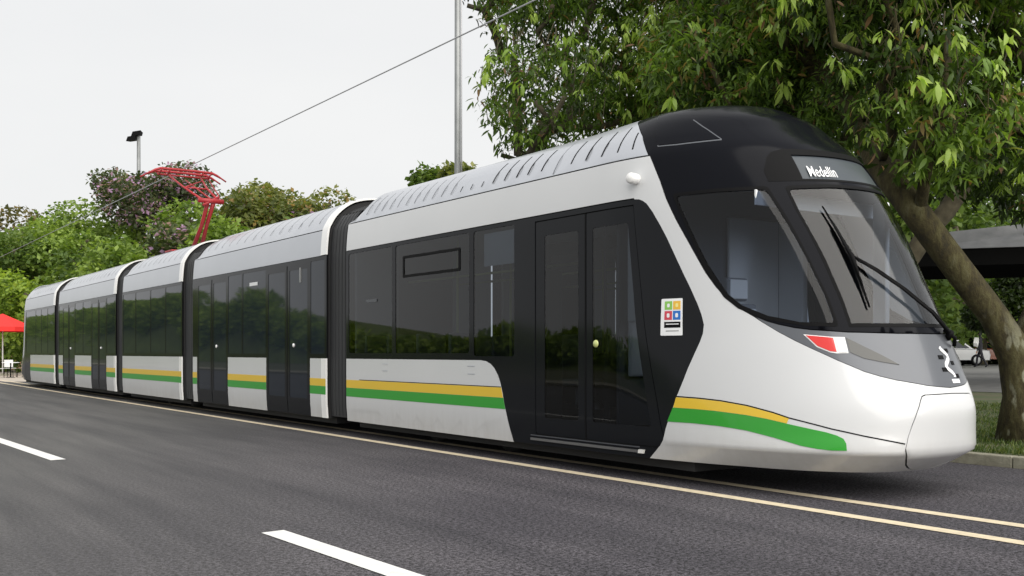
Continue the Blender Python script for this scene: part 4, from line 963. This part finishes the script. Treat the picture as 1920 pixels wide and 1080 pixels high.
# low terracotta kiosk behind
kx, ky, kz = wp(0, 560, 74); M['terra'] = mat('terracotta', (.50, .20, .09), .85, noise=(3, 4, .2, (.60, .30, .15))); M['plaster'] = mat('peach_plaster', (.62, .36, .20), .9, noise=(1, 4, .2, (.66, .42, .26)))
kr = tag(empty('kiosk', (kx, ky, 0), R(-25)), 'low peach walled kiosk with a terracotta roof behind the red parasol', 'building')
q = MB(); q.box(-4, 4, -2.5, 2.5, 0, 3.3); kw = q.build('wall', M['plaster'], kr)
q = MB(); q.add([(-4.5, -3, 3.2), (4.5, -3, 3.2), (4.5, 3, 3.2), (-4.5, 3, 3.2), (-3, 0, 4.9), (3, 0, 4.9)], [(0, 1, 5, 4), (2, 3, 4, 5), (1, 2, 5), (3, 0, 4), (3, 2, 1, 0)]); q.build('roof', M['terra'], kr)
for x_ in (-2.5, 0, 2.5):
    q = MB(); q.box(x_-.6, x_+.6, -2.56, -2.505, .9, 2.4); f = q.build('window', M['frame'], kr)

# ------------------------------------------------------------ pavilion, cars and walker on the right
M['roofgrey'] = mat('weathered_grey_roof', (.14, .145, .15), .8, noise=(1.2, 6, .22, (.34, .34, .34)), bump=(3, .4))
px_, py_, pz_ = wp(1930, 480, 30); pr = tag(empty('pavilion', (px_, py_, gz(px_)), R(-55)), 'open pavilion with a pale grey sloping roof over a black fascia, behind the tree trunk', 'pavilion')
z0 = 3.78; q = MB(); q.add([(-3.2, -2, z0+.05), (6, -2, z0+.05), (6, 4, z0+.05), (-3.2, 4, z0+.05), (-2.2, -1.2, z0+.62), (5, 0.6, z0+1.35), (5, 2.6, z0+1.35), (-1.6, 2.6, z0+.85)], [(0, 1, 5, 4), (1, 2, 6, 5), (2, 3, 7, 6), (3, 0, 4, 7), (4, 5, 6, 7), (3, 2, 1, 0)]); q.build('roof', M['roofgrey'], pr)
q = MB(); q.box(-3.1, 5.9, -1.9, 3.9, z0-.42, z0+.045); M['matt'] = mat('matt_black_timber', (.012, .012, .012), 1, spec=0); q.build('fascia', M['matt'], pr)
for a in (1.8, 5.5):
    for b_ in (-1.6, 3.6): q = MB(); q.box(a-.09, a+.09, b_-.09, b_+.09, 0, z0-.425); q.build('post', M['frame'], pr)
def make_car(x, y, z, rz, paint, lab):
    r0 = tag(empty('parked_car', (x, y, z), rz), lab, 'car', 'cars parked in the park')
    # side outline (length, height), lofted across the width with tumblehome
    low_ = [(-2.1, .32), (-2.15, .6), (-2.08, .84), (-1.45, .93), (1.25, .98), (1.95, .90), (2.12, .62), (2.08, .32)]
    q = MB(); rows = []
    for w, k in ((-.86, .92), (-.88, 1), (.88, 1), (.86, .92)):
        rows.append([(px__*(.985 if k < 1 else 1), w, .32+(h_-.32)*k) for px__, h_ in low_])
    vs = [p for r_ in rows for p in r_]; m_ = len(low_); fs = []
    for i in range(3): fs += [(i*m_+j, i*m_+(j+1) % m_, (i+1)*m_+(j+1) % m_, (i+1)*m_+j) for j in range(m_)]
    fs += [tuple(range(m_))[::-1], tuple(3*m_+j for j in range(m_))]; q.add(vs, fs); body = q.build('body', paint, r0)
    cab_ = [(-1.25, .90), (-.55, 1.42), (.55, 1.45), (1.15, 1.32), (1.6, .93)]
    q = MB(); vs = [(a, s_*(.80 if h_ < 1 else .62), h_) for s_ in (-1, 1) for a, h_ in cab_]; q.add(vs, [(0, 1, 2, 3, 4), (9, 8, 7, 6, 5), (0, 5, 6, 1), (1, 6, 7, 2), (2, 7, 8, 3), (3, 8, 9, 4)]); q.build('roof', paint, r0)
    for s_ in (-1, 1):
        for pts in ([(-1.02, .97), (-.52, 1.35), (.12, 1.38), (.12, .99)], [(.2, .99), (.2, 1.38), (.58, 1.37), (1.08, 1.26), (1.38, .99)]):
            q = MB(); q.add([(a, s_*(.80-.18*(h_-.9)/.5+.012), h_) for a, h_ in pts], [(0, 1, 2, 3) if len(pts) == 4 else (0, 1, 2, 3, 4)]); q.build('window', M['pane'], r0)
    q = MB(); q.add([(-1.27, -.72, .95), (-1.27, .72, .95), (-.6, .58, 1.4), (-.6, -.58, 1.4)], [(0, 1, 2, 3)]); q.build('windscreen', M['pane'], r0)
    for a in (-1.35, 1.3):
        for s_ in (-1, 1):
            q = MB(); q.lathe([(0, .09), (.2, .09), (.22, .1), (.31, .09), (.32, .05), (.32, -.1), (0, -.1)], 20); o = q.build('wheel', M['frame'], r0); o.location = (a, s_*.82, .32); o.rotation_euler = (R(-90*s_), 0, 0)
            q = MB(); q.lathe([(0, .105), (.17, .105), (.2, .095)], 12); rim_ = q.build('rim', M['galv'], o)
    for s_ in (-.62, .62): q = MB(); q.box(-2.16, -2.08, s_-.17, s_+.17, .62, .76, .02); q.build('headlight', M['lens'], r0)
    return r0
M['carw'] = mat('shaded_white_car_paint', (.42, .43, .44), .25, coat=.8); M['carr'] = mat('rust_red_car_paint', (.45, .12, .05), .3, coat=.8)  # the white car's paint is greyed down to stand for shade
a = wp(1772, 680, 57); make_car(a[0], a[1], gz(a[0])+.012, R(150), M['carw'], 'white car parked beyond the verge between the cab and the leaning trunk')
a = wp(1868, 655, 64); make_car(a[0], a[1], gz(a[0])+.012, R(140), M['carr'], 'reddish car far behind the tree trunk')
# walker: one continuous skinned body with clothes
def person(x, y, z, rz, lab):
    r0 = tag(empty('person', (x, y, z), rz), lab, 'person')
    def skin(name, vs, es, rs, m, parent):
        me = bpy.data.meshes.new(name); me.from_pydata(vs, es, []); o = new_obj(name, me, m, parent)
        s_ = o.modifiers.new('s', 'SKIN'); me.skin_vertices[0].data[0].use_root = True
        for i, r_ in enumerate(rs): me.skin_vertices[0].data[i].radius = (r_, r_*.85) if not isinstance(r_, tuple) else r_
        ss = o.modifiers.new('u', 'SUBSURF'); ss.levels = 2; ss.render_levels = 2; return o
    v = [(0, 0, .93), (0, 0, 1.12), (0, .01, 1.34), (0, 0, 1.46), (0, -.01, 1.54), (0, -.02, 1.62), (0, -.01, 1.71), (.17, .01, 1.40), (.25, .03, 1.13), (.27, -.06, .90), (.28, -.10, .80), (-.17, .01, 1.40), (-.25, .0, 1.14), (-.24, -.12, .92), (-.24, -.17, .83), (.10, .02, .86), (.13, .14, .48), (.13, .34, .10), (.13, .24, .04), (-.10, 0, .86), (-.12, -.16, .50), (-.12, -.20, .09), (-.12, -.33, .04)]
    e_ = [(0, 1), (1, 2), (2, 3), (3, 4), (4, 5), (5, 6), (2, 7), (7, 8), (8, 9), (9, 10), (2, 11), (11, 12), (12, 13), (13, 14), (0, 15), (15, 16), (16, 17), (17, 18), (0, 19), (19, 20), (20, 21), (21, 22)]
    rs = [(.16, .11), (.14, .10), (.17, .11), .06, .055, (.082, .095), (.06, .07), .06, .046, .034, .035, .06, .046, .034, .035, .09, .06, .045, .04, .09, .06, .045, .04]
    M['cloth'] = mat('black_clothing', (.014, .014, .02), .85); M['skin'] = mat('skin', (.35, .2, .13), .6)
    body = skin('body', v, e_, rs, M['cloth'], r0)
    skin('face', [(0, -.035, 1.56), (0, -.045, 1.64), (0, -.035, 1.70)], [(0, 1), (1, 2)], [.06, .078, .055], M['skin'], r0)
    for s_, (hx, hy, hz) in ((1, (.28, -.11, .78)), (-1, (-.24, -.18, .81))):
        vs = [(hx, hy+.01, hz+.03), (hx, hy-.01, hz-.04)]; es = [(0, 1)]; rs_ = [.026, .032]
        for k in range(4):
            b_ = len(vs); vs += [(hx-.024+.016*k, hy-.02, hz-.09-.008*(k in (1, 2))), (hx-.024+.016*k, hy-.035, hz-.12-.01*(k in (1, 2)))]; es += [(1, b_), (b_, b_+1)]; rs_ += [.009, .008]
        vs.append((hx-s_*.04, hy-.03, hz-.04)); es.append((0, len(vs)-1)); rs_.append(.010); skin('hand', vs, es, rs_, M['skin'], r0)
    q = MB(); q.lathe([(0, 1.775), (.06, 1.76), (.095, 1.70), (.098, 1.66), (.085, 1.62)], 14, (0, .0, 0)); q.build('hair', M['frame'], r0)
    q = MB(); q.add([(.20, -.22, 1.30), (.52, -.20, 1.05), (.50, -.02, 1.0), (.2, -.02, 1.26), (.24, -.22, 1.48), (.58, -.20, 1.20), (.56, -.02, 1.18), (.24, -.02, 1.46)], [(3, 2, 1, 0), (4, 5, 6, 7), (0, 1, 5, 4), (1, 2, 6, 5), (2, 3, 7, 6), (3, 0, 4, 7)]); q.build('bag', M['plastic'], r0)
    return r0
a = wp(1838, 680, 50); person(a[0], a[1], gz(a[0])+.012, R(200), 'walker in black clothes with a white bag on the shoulder beyond the tree trunk')
